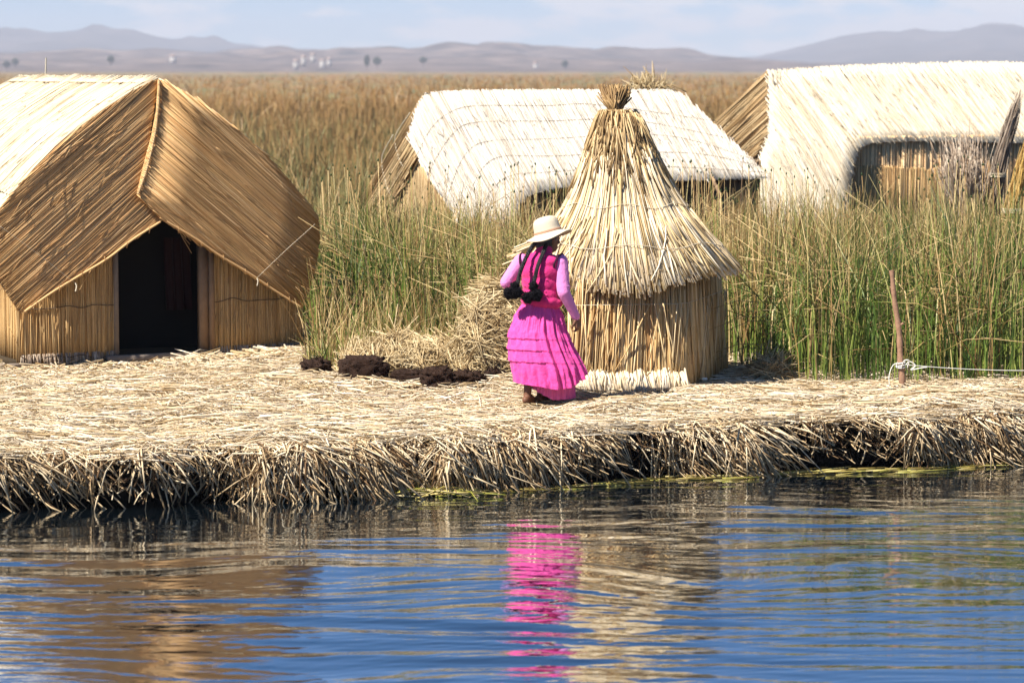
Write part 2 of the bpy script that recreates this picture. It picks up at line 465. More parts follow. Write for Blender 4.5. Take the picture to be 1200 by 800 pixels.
n = 21000
X = rng.uniform(-7.5, 9, n); X = X[rng.random(n) < dens(X)]; n = len(X)
hole = noise2(X, np.zeros(n), 55, .22); X = X[(rng.random(n) < np.clip(.62 + .5 * hole, .08, 1))]; n = len(X)
B = bank(X); u = rng.random(n) ** 1.7                       # 0 at the lip, 1 at the waterline
zl = .415 - .365 * u
out = rng.uniform(.0, .14, n) + .10 * (dens(X) - .5) * u
lean = rng.normal(.05, .10, n) + .07 * smooth_noise1(X, 51, .4)
gate = noise2(X * 1.0, zl * 2.2, 56, .09)
L = rng.uniform(.09, .34, n) * (.5 + .75 * dens(X)) * (1 - .3 * u) * np.where(rng.random(n) < .12, 1.5, 1)
back = rng.uniform(.08, .4, n) * (1 - u * .7)
p0 = np.stack([X - lean * .8, B + .04 + back, np.maximum(zl + .03 - .05 * u, ground_z(X, B + .04 + back) - .06 - .16 * u)], 1)
p1 = np.stack([X, B - out * .35, zl + rng.normal(0, .015, n)], 1)
p2 = np.stack([X + lean * .7, B - out, zl - L * .42], 1)
p3 = np.stack([X + lean * 1.3, B - out * 1.12, zl - L], 1)
for p in (p0, p1, p2, p3): p[:, 2] = np.maximum(p[:, 2], -.03)
kk = ((gate > -.45) | (u < .12)) & (rng.random(n) < np.where(u > .28, dens(X) ** 2.6, np.where(u > .15, dens(X) ** 1.2, 1)))
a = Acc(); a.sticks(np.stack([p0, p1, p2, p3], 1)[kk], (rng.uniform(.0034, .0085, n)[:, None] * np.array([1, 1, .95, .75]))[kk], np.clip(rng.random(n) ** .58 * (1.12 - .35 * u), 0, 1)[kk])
n = 3500                                                     # layers of cut ends poking straight out of the edge
X = rng.uniform(-7.5, 9, n); B = bank(X); z = .41 - .28 * rng.random(n) ** 1.6
q0 = np.stack([X, B + .25, z], 1); q1 = np.stack([X + rng.normal(.05, .1, n), B - rng.uniform(0, .13, n), z - rng.uniform(0, .10, n)], 1)
a.sticks(np.stack([q0, q1], 1), rng.uniform(.0035, .007, n), rng.random(n))
n = 5000
X = np.concatenate([rng.uniform(-26, -7.5, n // 2), rng.uniform(9, 26, n // 2)]); B = bank(X)
a.sticks(np.stack([np.stack([X, B + .3, np.full(n, .44)], 1), np.stack([X, B - .08, np.full(n, .38)], 1), np.stack([X + rng.normal(.1, .15, n), B - .15, rng.uniform(.0, .3, n)], 1)], 1), .008)
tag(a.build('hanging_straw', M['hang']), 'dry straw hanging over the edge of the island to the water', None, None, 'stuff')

# a fringe of drowned straw along the waterline
n = 520
X = rng.uniform(-.3, 8, n); B = bank(X) - rng.uniform(.05, .2, n)
ang = np.arctan2(.42, 1.) + rng.normal(0, .18, n); L = rng.uniform(.12, .5, n)
c = np.stack([X, B, rng.uniform(.0, .02, n)], 1); d = np.stack([np.cos(ang) * .95, np.sin(ang) * .9, rng.normal(0, .03, n)], 1) * L[:, None]
a = Acc(); a.sticks(np.stack([c - d / 2, c, c + d / 2], 1), rng.uniform(.003, .006, n), rng.random(n))
tag(a.build('waterline_straw', M['wet_straw']), 'yellowed wet straw floating along the waterline', None, None, 'stuff')

# green and yellow reeds floating in a clump
c0 = gz(498, 578, .01)
a = Acc(); n = 170
cx = c0[0] + rng.normal(0, .20, n); cy = c0[1] + rng.normal(.0, .09, n)
ang = rng.normal(-.12, .45, n); L = rng.uniform(.12, .48, n)
sgn = np.stack([np.cos(ang), np.sin(ang) * .8, np.zeros(n)], 1) * L[:, None] / 2
cc = np.stack([cx, cy, .012 + .05 * rng.random(n) * np.exp(-((cx - c0[0]) / .25) ** 2)], 1)
mid = cc + np.array([0, 0, .015])
pp = np.stack([cc - sgn, mid, cc + sgn], 1); pp[:, :, 2] += rng.normal(0, .012, (n, 3)); pp[:, :, 2] = np.maximum(pp[:, :, 2], .004)
a.sticks(pp, rng.uniform(.004, .008, n)[:, None] * np.array([1, 1, .5]), rng.random(n))
tag(a.build('reed_clump', M['wet_reed'], None, c0), 'clump of green and yellow cut reeds floating at the foot of the bank', 'reed clump')


# ------------------------------------------------------------------ reed mats
class Plane:
    def __init__(s, O, U, V):
        s.O = np.array(O, float); s.U = np.array(U, float) / np.linalg.norm(U); v = np.array(V, float)
        v = v - (v @ s.U) * s.U if abs(v @ s.U) > 1e-9 else v
        s.V = v / np.linalg.norm(v); s.N = np.cross(s.U, s.V)
        if s.N @ (CAM - s.O) < 0: s.N = -s.N

    def px(s, x, y):              # pixel -> (u, v) on this plane
        d = ray(x, y); t = ((s.O - CAM) @ s.N) / (d @ s.N); p = CAM + d * t - s.O
        return np.array([p @ s.U, p @ s.V])

    def uv(s, p):
        p = np.asarray(p, float) - s.O; return np.array([p @ s.U, p @ s.V])

    def at(s, u, v, n=0):
        u = np.asarray(u, float)[..., None]; v = np.asarray(v, float)[..., None]; n = np.asarray(n, float)[..., None]
        return s.O + u * s.U + v * s.V + n * s.N


def turned(pl, ang):
    c, s_ = math.cos(ang), math.sin(ang)
    q = Plane(pl.O, pl.U * c + pl.V * s_, -pl.U * s_ + pl.V * c); return q


def reed_panel(acc, pl, poly, pitch, r, K=4, jn=.6, end=(.0, .03), slab=.03, bend=None, layers=1, slant=.01, strays=0, rn=(0, 1), wav=.0):
    """a mat on plane pl with outline poly (u,v): reeds lie along v, one per pitch, over a solid backing"""
    poly = np.asarray(poly, float); M_ = len(poly)
    segs = []
    for lay in range(layers):
        u = poly[:, 0].min() + pitch * rng.random()
        while u < poly[:, 0].max():
            vs = []
            for i in range(M_):
                p, q = poly[i], poly[(i + 1) % M_]
                if (p[0] <= u) != (q[0] <= u):
                    vs.append(p[1] + (u - p[0]) / (q[0] - p[0]) * (q[1] - p[1]))
            vs.sort()
            for k in range(0, len(vs) - 1, 2):
                if vs[k + 1] - vs[k] > .04: segs.append((u, vs[k] - rng.uniform(*end), vs[k + 1] + rng.uniform(*end), lay))
            u += pitch * rng.uniform(.7, 1.3)
    sg = np.array(segs); n = len(sg)
    t = np.linspace(0, 1, K)
    v = sg[:, 1:2] + (sg[:, 2:3] - sg[:, 1:2]) * t
    uu = sg[:, 0:1] + rng.normal(0, slant, (n, 1)) * (t - .5) + rng.normal(0, pitch * .25, (n, K))
    if wav: uu = uu + wav * np.sin(v * 2.3 + sg[:, 0:1] * 5)
    nn = r * (.4 + jn * rng.random((n, 1)) * 2) + sg[:, 3:4] * r * 1.1 + rng.normal(0, r * .25, (n, K))
    if bend: nn = nn + bend(uu, v)
    acc.sticks(pl.at(uu, v, nn), r * rng.uniform(.75, 1.25, n), rn[0] + (rn[1] - rn[0]) * rng.random(n))
    if strays:
        idx = rng.integers(0, n, strays); L = rng.uniform(.1, .45, strays)
        v0 = sg[idx, 1] + (sg[idx, 2] - sg[idx, 1]) * rng.random(strays)
        v1 = np.minimum(v0 + L, sg[idx, 2] + .06)
        us = sg[idx, 0]; ue = us + rng.normal(0, .05, strays) * (v1 - v0) / .3
        m_ = Acc
        uu = np.stack([us, (us + ue) / 2, ue], 1); v = np.stack([v0, (v0 + v1) / 2, v1], 1)
        nn = np.stack([np.full(strays, r), np.full(strays, r * 2.2), r * 2 + rng.random(strays) * .03], 1)
        if bend: nn = nn + bend(uu, v)
        acc.sticks(pl.at(uu, v, nn), r * .6, rng.random(strays) * .9)
    if slab:
        if bend:
            us = poly[:, 0]; vv = poly[:, 1]
            # a fine backing: rows of quads under the reeds
            o = np.argsort(sg[:, 0]); w = np.arange(n)
            for (u, a0, a1, lay) in sg[::2]:
                tt = np.linspace(a0 + .01, a1 - .01, 10); uu = np.full(10, u)
                L_ = pl.at(uu - pitch * 1.6, tt, bend(uu - pitch * 1.6, tt) - r * .5); R_ = pl.at(uu + pitch * 1.6, tt, bend(uu + pitch * 1.6, tt) - r * .5)
                acc.grid(np.stack([L_, R_], 1), .4)
        else:
            acc.slab(pl.at(poly[:, 0], poly[:, 1]), pl.N, slab, .35)


def cord(acc, pts, r, sides=4, sub=8, twist=0.0):
    """a cord through points (Catmull-Rom)"""
    p = np.asarray(pts, float); p = np.concatenate([[2 * p[0] - p[1]], p, [2 * p[-1] - p[-2]]]); o = []
    for i in range(1, len(p) - 2):
        for t in np.linspace(0, 1, sub, endpoint=False):
            a0, a1, a2, a3 = p[i - 1], p[i], p[i + 1], p[i + 2]
            o.append(.5 * ((2 * a1) + (-a0 + a2) * t + (2 * a0 - 5 * a1 + 4 * a2 - a3) * t * t + (-a0 + 3 * a1 - 3 * a2 + a3) * t ** 3))
    o.append(p[-2]); o = np.array(o)
    acc.sticks(o[None], r, [.6], sides=sides, cap=True)
    return o


Z0 = .45
ZUP = np.array([0, 0, 1.])
# ------------------------------------------------------------------ big hut at the left
TH = math.radians(27)
nG = np.array([math.sin(TH), -math.cos(TH), 0]); tG = np.array([math.cos(TH), math.sin(TH), 0])
peak = at(183, 95, 28.0)
hut = empty('reed_hut', (peak[0], peak[1] + 1.5, Z0), 'large golden reed hut with an open dark doorway in its gable', 'hut')
G = Plane(peak, tG, ZUP)                                   # gable plane
pe = lambda *q: np.array([G.px(*k) for k in q])
L3 = lambda uv, n=0: G.at(uv[..., 0], uv[..., 1], n)
eL = np.array([-1.66, -1.36]); eR = G.px(372, 262)
lowL, lowR, apex = G.px(23, 367), G.px(350, 360), G.px(188, 258)
# left roof slope, right roof slope
RL = 4.15
for side, e, nm, mt in ((-1, eL, 'roof_mat', 'thatch_roof'), (1, eR, 'roof_mat', 'thatch_roof')):
    pk3 = G.at(0., .01, 0.); e3 = G.at(e[0], e[1], 0.)
    pl = Plane(pk3, -nG, e3 - pk3)
    if pl.N[2] < 0: pl.N = -pl.N
    ln = np.linalg.norm(e3 - pk3)
    lk = 1.06 if side < 0 else .965
    poly = [(-.01, 0), (RL, 0), (RL, ln * lk), (-.01, ln * lk)]
    a = Acc()
    f = lambda u, v: -.05 * np.sin(np.clip(v / ln, 0, 1.1) * math.pi) * 0 + .012 * np.sin(u * 6.1) + .008 * np.sin(u * 17 + v)
    bl = lambda u, v: .13 * np.sin(np.clip(v / ln, 0, 1.02) * math.pi) ** .8 + .010 * np.sin(u * 6.1 + 2 * v) + .006 * np.sin(u * 17 + v)
    reed_panel(a, pl, poly, .012, .0068, 9, bend=bl, jn=.9, end=(0, .05) if side < 0 else (0, .01), slab=.05, layers=2, slant=.05, strays=300)
    # ragged ridge
    n = 260; us = rng.uniform(0, RL, n)
    b0 = pl.at(us, np.full(n, .12), np.full(n, .065)); b1 = pl.at(us + rng.normal(0, .02, n), -rng.uniform(0, .035, n), np.full(n, .02))
    a.sticks(np.stack([b0, b1], 1), .006)
    a.build(nm, M[mt], hut)
# gable mats: reeds lie along the slope
def gable_mat(e, poly, lift, ang_extra, name='gable_mat'):
    d = e / np.linalg.norm(e)
    O = peak + G.N * lift
    pl = Plane(O, np.cross(G.N, tG * d[0] + ZUP * d[1]), tG * d[0] + ZUP * d[1])
    pl.N = G.N.copy()
    p3 = L3(poly, lift)
    uv = np.array([pl.uv(p) for p in p3])
    a = Acc()
    bd = lambda u, v: .02 * np.clip(1 - np.abs(v) / 1.2, 0, 1) * np.clip(np.abs(u) / 1.2, 0, 1)
    reed_panel(a, pl, uv, .0080, .0050, 5, jn=.32, end=(-.01, .012), slab=.04, layers=2, slant=.015, strays=90, wav=.004)
    return a


tip = G.px(158, 228)


def rake(e):                      # the arched edge of the roof over the gable
    d = e / np.linalg.norm(e); nn_ = np.array([-d[1], d[0]]); nn_ = nn_ if nn_[1] > 0 else -nn_
    return [tuple(e * t + nn_ * (.135 * math.sin(math.pi * t) ** .8 + .02)) for t in np.linspace(.03, .97, 14)]



gl = gable_mat(eL, np.array([(0, 0.01), *rake(eL), *pe((-30, 290), (-5, 325)), lowL, apex, (tip[0] + .05, tip[1] + .02)]), .03, 0)
gl_o = gl.build('gable_mat', M['thatch_gold'], hut)
gr = gable_mat(eR, np.array([(0, 0.01), *rake(eR), *pe((371, 280), (364, 325)), lowR, apex, tip, pe((163, 205))[0], pe((175, 160))[0], pe((181, 130))[0]]), .075, 0)
gr_o = gr.build('gable_mat', M['thatch_gold'], hut)
a = Acc()                                                   # braided seam and the strings that hold the mats down
seam = L3(pe((183, 95), (182, 120), (178, 155), (168, 198), (158, 227)), .095)
o_ = cord(a, seam, .008, 5)
n = 60; ii = np.linspace(0, len(o_) - 1, n); o2 = np.stack([np.interp(ii, np.arange(len(o_)), o_[:, k]) for k in range(3)], 1)
a.sticks(np.stack([o2 - tG * .015 + [0, 0, .01], o2 + G.N * .010, o2 + tG * .012 - [0, 0, .01]], 1), .004)
a.build('seam_cord', M['thatch_tan'], gr_o)
for (p, q, par) in (((-6, 263), (84, 331), gl_o), ((364, 262), (296, 325), gr_o)):
    a = Acc(); w = L3(pe(p, ((p[0] + q[0]) / 2, (p[1] + q[1]) / 2 - 1), q), .105); cord(a, w, .0019)
    e_ = w[-1]; cord(a, [e_, e_ + [.012, -.01, -.03], e_ + [.004, -.02, -.075]], .006)
    a.build('tie_string', M['cord'], par)
# bottom rim rods of the mats
for (p, q, par) in ((apex, lowL, gl_o), (apex, lowR, gr_o)):
    a = Acc(); pts = np.array([p + (q - p) * t for t in np.linspace(0.02, .98, 6)]); w = L3(pts + rng.normal(0, .006, pts.shape), .10 if par is gr_o else .06)
    cord(a, w, .011, 5)
    for t in np.linspace(.1, .9, 6):
        c = L3((p + (q - p) * t)[None], .10 if par is gr_o else .065)[0]; a.sticks(np.array([[c + [0, 0, .03], c + G.N * .02, c - [0, 0, .035]]]), .004, [.05])
    a.build('rim_rod', M['thatch_gold'], par)
# walls under the gable
WREC = -.20
GW = Plane(peak + G.N * WREC, tG, ZUP)
gw = lambda *q: np.array([GW.px(*k) for k in q])
zb = Z0 + .02 - peak[2]
for poly in (gw((24, 431), (24, 330), (60, 290), (135, 240), (135, 427)), gw((245, 420), (245, 240), (300, 285), (352, 330), (350, 414))):
    poly[[0, -1], 1] = zb
    a = Acc(); reed_panel(a, GW, poly, .0085, .0055, 5, jn=1.3, end=(0, .015), slab=.03, layers=2, slant=.025, strays=90)
    w_o = a.build('front_wall', M['wall_reed'], hut)
    u0, u1 = poly[:, 0].min(), poly[:, 0].max()
    for k, vz in enumerate((-.0, .47, .98)):
        z = zb + .06 + vz; a = Acc()
        us = np.linspace(u0, u1, 9); cord(a, GW.at(us, z + rng.normal(0, .012, 9), np.full(9, .028)), .004 + .002 * (k == 0))
        if k < 2 : a.build('tie_string', M['dark_cord'], w_o)
    # frayed bottom hem
    a = Acc(); n = 130; us = rng.uniform(u0, u1, n)
    a.sticks(np.stack([GW.at(us, np.full(n, zb + .10), np.full(n, .02)), GW.at(us + rng.normal(0, .012, n), np.full(n, zb - .01), rng.uniform(.02, .06, n))], 1), .005)
    a.build('hem', M['pale_reed'], w_o)
# side wall (left), right wall, back wall
cornL = GW.at(gw((24, 420))[0, 0], 0, 0); cornL[2] = Z0; cornR = GW.at(gw((351, 414))[0, 0], 0, 0); cornR[2] = Z0
for c in (cornL, cornR):
    pl = Plane(c, -nG, ZUP); a = Acc()
    pl.N = (-tG if c is cornL else tG)
    reed_panel(a, pl, [(-.02, 0), (RL - .4, 0), (RL - .4, 1.35), (-.02, 1.35)], .013, .0068, 5, jn=1.3, slab=.03, layers=2)
    a.build('side_wall', M['wall_reed'], hut)
a = Acc(); pb = Plane(G.at(0., 0., -RL + .3), tG, ZUP); pb.N = -nG
reed_panel(a, pb, [(-1.45, Z0 - peak[2]), (1.45, Z0 - peak[2]), (1.45, -1.35), (0, -.1), (-1.45, -1.35)], .02, .01, 3, slab=.04)
a.build('back_wall', M['wall_reed'], hut)
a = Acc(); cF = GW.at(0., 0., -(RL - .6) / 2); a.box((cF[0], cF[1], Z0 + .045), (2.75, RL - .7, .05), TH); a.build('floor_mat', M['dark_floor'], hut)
a = Acc()                                                   # added near-black panel, stands in for the deep shade inside the doorway
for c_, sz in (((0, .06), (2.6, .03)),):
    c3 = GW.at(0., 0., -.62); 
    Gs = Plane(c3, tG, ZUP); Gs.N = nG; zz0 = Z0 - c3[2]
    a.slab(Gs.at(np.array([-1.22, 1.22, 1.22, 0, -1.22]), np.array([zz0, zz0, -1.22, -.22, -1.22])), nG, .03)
a.build('shade_panel', M['shade_black'], hut)
# door posts and sill
dj = lambda x, y: GW.px(x, y)
for (x, w, y0, mt) in ((135.5, .045, 262, 'grey_wood'), (238, .085, 280, 'wood')):
    u = dj(x, 400)[0]; a = Acc(); top = GW.px(x, y0)[1]
    hh = top - zb; c = GW.at(u, zb + hh / 2, .0); a.box(c, (w, .07, hh), TH); 
    if mt == 'wood':
        c = GW.at(u + .075, zb + hh / 2, .03); a.box(c, (.05, .05, hh), TH)
    a.build('door_post', M[mt], hut)
a = Acc(); u0, u1 = dj(122, 420)[0], dj(250, 420)[0]; a.box(GW.at((u0 + u1) / 2, zb + .03, .07), (u1 - u0, .10, .06), TH)
a.build('door_sill', M['grey_wood'], hut)
for (x0, x1) in ((-12, 34), (352, 376)):
    a = Acc(); u0, u1 = dj(x0, 425)[0], dj(x1, 425)[0]; a.box(GW.at((u0 + u1) / 2, zb + .008, .05), (u1 - u0, .07, .035), TH); a.build('base_plank', M['grey_wood'], hut)
# red cloth hanging in the dark
c = GW.at(dj(226, 325)[0], GW.px(226, 325)[1], -.40)
a = Acc(); uu = np.linspace(-.13, .13, 24); vv = np.linspace(-.34, .36, 16); U_, V_ = np.meshgrid(uu, vv)
fold = .025 * np.sin(U_ * 70 + V_ * 3) * (1.2 - V_)
front = c + U_[..., None] * tG + V_[..., None] * ZUP + fold[..., None] * nG
a.grid(front); a.grid(front[:, ::-1] - nG * .012)
tag(a.build('hanging_cloth', M['red_cloth'], None, c), 'dark red cloth hanging inside the doorway of the golden hut', 'cloth')

# raised straw ends in front of the hut
a = Acc(); n = 2600
us = rng.uniform(-2.3, 2.3, n); bs = GW.at(us, np.full(n, Z0 - peak[2]), rng.uniform(.14, .60, n)); bs[:, 2] = ground_z(bs[:, 0], bs[:, 1]) + rng.random(n) * .05 * np.exp(-((bs - GW.O) @ G.N - .1) ** 2 / .1)
ang = TH + np.where(rng.random(n) < .5, rng.normal(-1.3, .35, n), rng.normal(0, .35, n)); L = rng.uniform(.1, .45, n)
d = np.stack([np.cos(ang), np.sin(ang), rng.normal(0, .15, n)], 1) * L[:, None]
gap = (us > dj(150, 400)[0]) & (us < dj(215, 400)[0]) & (rng.random(n) < .8)
keep = ~gap
a.sticks(np.stack([bs - d / 2, bs, bs + d / 2], 1)[keep], rng.uniform(.005, .011, n)[keep], rng.random(n)[keep] * .9)
tag(a.build('straw_bedding', M['litter']), 'thick cut straw bedding along the foot of the golden hut', None, None, 'stuff')

# ------------------------------------------------------------------ white hut in the middle
AL = math.radians(22)
t2 = np.array([math.cos(AL), math.sin(AL), 0]); s2 = np.array([math.sin(AL), -math.cos(AL), 0])
PH = math.radians(46)
A2 = at(500, 108, 38.5)
hut2 = empty('reed_hut', (A2[0] + 1.5, A2[1], Z0 - .1), 'white thatched hut with a brown gable, partly behind the cone hut', 'hut')
R2 = Plane(A2, t2, s2 * math.cos(PH) - ZUP * math.sin(PH))
if R2.N[2] < 0: R2.N = -R2.N
r2 = lambda pl, q: np.array([pl.px(*k) for k in q])
poly = r2(R2, [(500, 108), (640, 107), (785, 107), (800, 112), (897, 203), (898, 208), (760, 212), (668, 218), (638, 222), (618, 229), (606, 240), (600, 262), (542, 262), (535, 240), (515, 212), (497, 182), (483, 152), (490, 125)])
uf = r2(R2, [(560, 108), (600, 262)])
def bend2(u, v):
    e_ = np.clip((uf[0, 0] + .18 * v) - u, 0, None); return -.10 * e_ ** 2
RT = turned(R2, math.radians(-9))
RT.N = R2.N.copy()
# reeds a little off the fall line, as in the mats
a = Acc(); polyT = np.array([RT.uv(R2.at(u, v)) for u, v in poly])
bT = lambda u, v: bend2(*(lambda p: (((p - R2.O) @ R2.U), ((p - R2.O) @ R2.V)))(RT.at(u, v)))
reed_panel(a, RT, polyT, .010, .0062, 9, jn=.8, end=(0, .03), bend=bT, layers=2, slant=.05, strays=220)
roof2 = a.build('roof_mat', M['thatch_white'], hut2)
a = Acc()
for path in ([(838, 143), (700, 124), (640, 125), (560, 125), (530, 130), (508, 145), (492, 172)], [(862, 165), (740, 142), (640, 143), (560, 144), (535, 152), (516, 175), (505, 195)],
             [(884, 188), (780, 160), (640, 164), (575, 166), (550, 175), (535, 200), (527, 225)], [(893, 196), (800, 180), (640, 184), (590, 184), (567, 195), (550, 225)], [(896, 203), (760, 196), (640, 203), (600, 206), (580, 218), (566, 240)]):
    a = Acc(); uv = r2(R2, path); cord(a, R2.at(uv[:, 0], uv[:, 1], bend2(uv[:, 0], uv[:, 1]) + .018), .0034)
    a.build('binding_cord', M['dark_cord'], roof2)
# back slope
_g = Plane(A2, s2, ZUP); _g.N = -t2; _d = _g.px(421, 240); _d /= np.linalg.norm(_d)
B2 = Plane(A2, t2, s2 * _d[0] + ZUP * _d[1]); B2.N = s2 * _d[1] - ZUP * _d[0]
lenR = R2.px(785, 107)[0]
a = Acc(); reed_panel(a, B2, [(.12, .03), (lenR, .0), (lenR + .3, 1.9), (.06, 2.4)], .02, .011, 4, layers=1); a.build('roof_mat', M['thatch_white'], hut2)
# gable: brown mat hung on the back rake, inner wall behind
G2 = Plane(A2 - t2 * .0, s2, ZUP); G2.N = -t2
p_ = r2(G2, [(500, 108), (487, 140), (486, 160), (492, 180), (457, 250), (416, 262), (421, 240)])
a = Acc(); dR = p_[6] - p_[0]; dR /= np.linalg.norm(dR)
plg = Plane(A2, np.cross(-t2, s2 * dR[0] + ZUP * dR[1]), s2 * dR[0] + ZUP * dR[1]); plg.N = -t2 / 1.0
uvg = np.array([plg.uv(G2.at(u, v)) for u, v in p_])
reed_panel(a, plg, uvg, .013, .0085, 5, jn=1.4, layers=2, slant=.05, strays=120); gm2 = a.build('gable_mat', M['thatch_tan'], hut2)
a = Acc()
for path in ([(483, 132), (466, 160), (470, 185), (475, 195)], [(463, 158), (450, 185), (455, 215), (462, 232)]):
    a = Acc(); uv = r2(G2, path); cord(a, G2.at(uv[:, 0], uv[:, 1], np.full(len(uv), .03)), .006)
    a.build('tie_string', M['cord'], gm2)
G2b = Plane(A2 + t2 * .06, s2, ZUP); G2b.N = -t2
a = Acc(); reed_panel(a, G2b, r2(G2b, [(450, 262), (489, 176), (515, 215), (540, 262)]), .016, .009, 4, jn=1.0, layers=2, slant=.08); a.build('gable_wall', M['thatch_tan'], hut2)
# front wall under the eave, far gable
ev = R2.at(*R2.px(760, 205)) ; W2 = Plane(ev - s2 * .22, t2, ZUP); W2.N = s2
p_ = r2(W2, [(596, 200), (890, 195)]); a = Acc(); zlo = Z0 - .1 - W2.O[2]
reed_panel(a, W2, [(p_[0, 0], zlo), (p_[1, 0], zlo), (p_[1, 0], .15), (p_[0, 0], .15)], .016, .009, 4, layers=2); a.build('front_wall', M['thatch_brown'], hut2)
G2c = Plane(A2 + t2 * (lenR + .1), s2, ZUP); G2c.N = t2
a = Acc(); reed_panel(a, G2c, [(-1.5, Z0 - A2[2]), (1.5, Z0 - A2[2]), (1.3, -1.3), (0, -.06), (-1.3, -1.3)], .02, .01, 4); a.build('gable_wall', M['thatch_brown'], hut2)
# tuft of reeds standing on the ridge
c = at(757, 107, 39.95); n = 130; a = Acc()
ph = rng.uniform(0, 2 * math.pi, n); sp = rng.random(n) ** .7; L = rng.uniform(.15, .36, n) * (1 - .25 * sp) + (rng.random(n) < .08) * .15
o0 = c + np.stack([rng.normal(0, .10, n), rng.normal(0, .05, n), np.full(n, -.03)], 1)
dv = np.stack([np.cos(ph) * sp * .75, np.sin(ph) * sp * .4, np.ones(n)], 1) * L[:, None]
a.sticks(np.stack([o0, o0 + dv * .6, o0 + dv + np.stack([np.cos(ph) * .05 * sp, 0 * ph, -.05 * sp], 1)], 1), rng.uniform(.006, .011, n)[:, None] * np.array([1, .9, .3]))
n = 60; o0 = c + np.stack([rng.normal(0, .1, n), np.zeros(n), np.full(n, .02)], 1)
dv = np.stack([rng.uniform(-.3, .5, n), rng.normal(0, .1, n), np.full(n, 0.)], 1)
a.sticks(np.stack([o0, o0 + dv * .6 + [0, 0, .06], o0 + dv - [0, 0, .03]], 1), .008)
a.build('ridge_tuft', M['heap'], hut2)

# ------------------------------------------------------------------ cream hut at the right
AL3 = math.radians(25)
t3 = np.array([math.cos(AL3), math.sin(AL3), .0]); s3 = np.array([math.sin(AL3), -math.cos(AL3), 0])
PH3 = math.radians(48)
A3 = at(900, 85, 43.0)
hut3 = empty('reed_hut', (A3[0] + 2.5, A3[1], Z0 - .1), 'cream thatched hut with a tan gable and a rounded cut-out over its brown wall', 'hut')
R3 = Plane(A3, t3, s3 * math.cos(PH3) - ZUP * math.sin(PH3))
if R3.N[2] < 0: R3.N = -R3.N
poly = r2(R3, [(900, 85), (1000, 79), (1120, 75), (1200, 75), (1330, 76), (1345, 172), (1200, 167), (1062, 165), (1022, 167), (1008, 173), (1002, 184), (1000, 262), (930, 262), (905, 225), (890, 200), (897, 175), (905, 150), (903, 115)])
RT3 = turned(R3, math.radians(-14)); RT3.N = R3.N.copy()
polyT = np.array([RT3.uv(R3.at(u, v)) for u, v in poly])
uf3 = R3.px(935, 85)[0]; ve3 = R3.px(1060, 165)[1] + .06
def bend3(u, v):
    p = RT3.at(u, v); uu = (p - R3.O) @ R3.U; vv = (p - R3.O) @ R3.V
    x = vv - ve3
    return -.10 * np.clip(uf3 + .1 * vv - uu, 0, None) ** 2 - .22 * (np.sqrt(x * x + .01) + x) / 2
a = Acc(); reed_panel(a, RT3, polyT, .010, .0065, 8, jn=.7, end=(0, .008), bend=bend3, layers=2, slant=.06, strays=350)
n = 900; us = rng.uniform(0, R3.px(1330, 76)[0], n); tz = r2(R3, [(900, 85), (1000, 79), (1120, 75), (1200, 75), (1330, 76)])
v0 = np.interp(us, tz[:, 0], tz[:, 1])
a.sticks(np.stack([R3.at(us, v0 + rng.uniform(.05, .3, n), np.full(n, .004)), R3.at(us + rng.normal(0, .03, n), v0 - rng.uniform(0, .05, n), np.full(n, .016))], 1), .006, rng.random(n))
roof3 = a.build('roof_mat', M['thatch_cream'], hut3)
_g = Plane(A3, s3, ZUP); _g.N = -t3; _d = _g.px(836, 145); _d /= np.linalg.norm(_d)
B3 = Plane(A3, t3, s3 * _d[0] + ZUP * _d[1]); B3.N = s3 * _d[1] - ZUP * _d[0]
a = Acc(); l3 = R3.px(1330, 76)[0]; reed_panel(a, B3, [(.1, .03), (l3, .04), (l3 + .3, 2.4), (.06, 2.4)], .02, .011, 4); a.build('roof_mat', M['thatch_cream'], hut3)
G3 = Plane(A3, s3, ZUP); G3.N = -t3
p_ = r2(G3, [(900, 85), (903, 115), (905, 150), (893, 172), (880, 190), (868, 180), (836, 145)])
dR = p_[6] - p_[0]; dR /= np.linalg.norm(dR)
plg = Plane(A3, np.cross(-t3, s3 * dR[0] + ZUP * dR[1]), s3 * dR[0] + ZUP * dR[1]); plg.N = -t3
p_ = np.array([p_[0], p_[1], p_[2], p_[3], p_[4], p_[4] - [.5, .9], p_[6] + dR * 1.6, p_[6]])
a = Acc(); reed_panel(a, plg, np.array([plg.uv(G3.at(u, v)) for u, v in p_]), .012, .008, 5, jn=1.5, layers=2, slant=.06, strays=160); gm3 = a.build('gable_mat', M['thatch_tan'], hut3)
a = Acc(); uv = r2(R3, [(901, 87), (903, 105), (904, 130), (905, 150), (898, 168), (892, 188)]); cord(a, R3.at(uv[:, 0] - .015, uv[:, 1], bend3(*np.array([RT3.uv(R3.at(*q)) for q in uv]).T) - .01), .013, 5); a.build('seam_cord', M['dark_cord'], gm3)
G3b = Plane(A3 + t3 * .3, s3, ZUP); G3b.N = -t3
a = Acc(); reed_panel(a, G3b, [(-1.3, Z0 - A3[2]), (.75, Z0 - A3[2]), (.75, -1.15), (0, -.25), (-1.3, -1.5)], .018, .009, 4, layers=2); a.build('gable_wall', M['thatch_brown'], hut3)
ev = R3.at(*R3.px(1150, 160)); W3 = Plane(ev - s3 * .035, t3, ZUP); W3.N = s3
p_ = r2(W3, [(1000, 180), (1330, 180)]); zlo = Z0 - .1 - W3.O[2]
a = Acc(); reed_panel(a, W3, [(p_[0, 0], zlo), (p_[1, 0], zlo), (p_[1, 0], .0), (p_[0, 0], .0)], .018, .011, 4, jn=1.6, layers=2, slant=.03); fw3 = a.build('front_wall', M['cream_wall'], hut3)
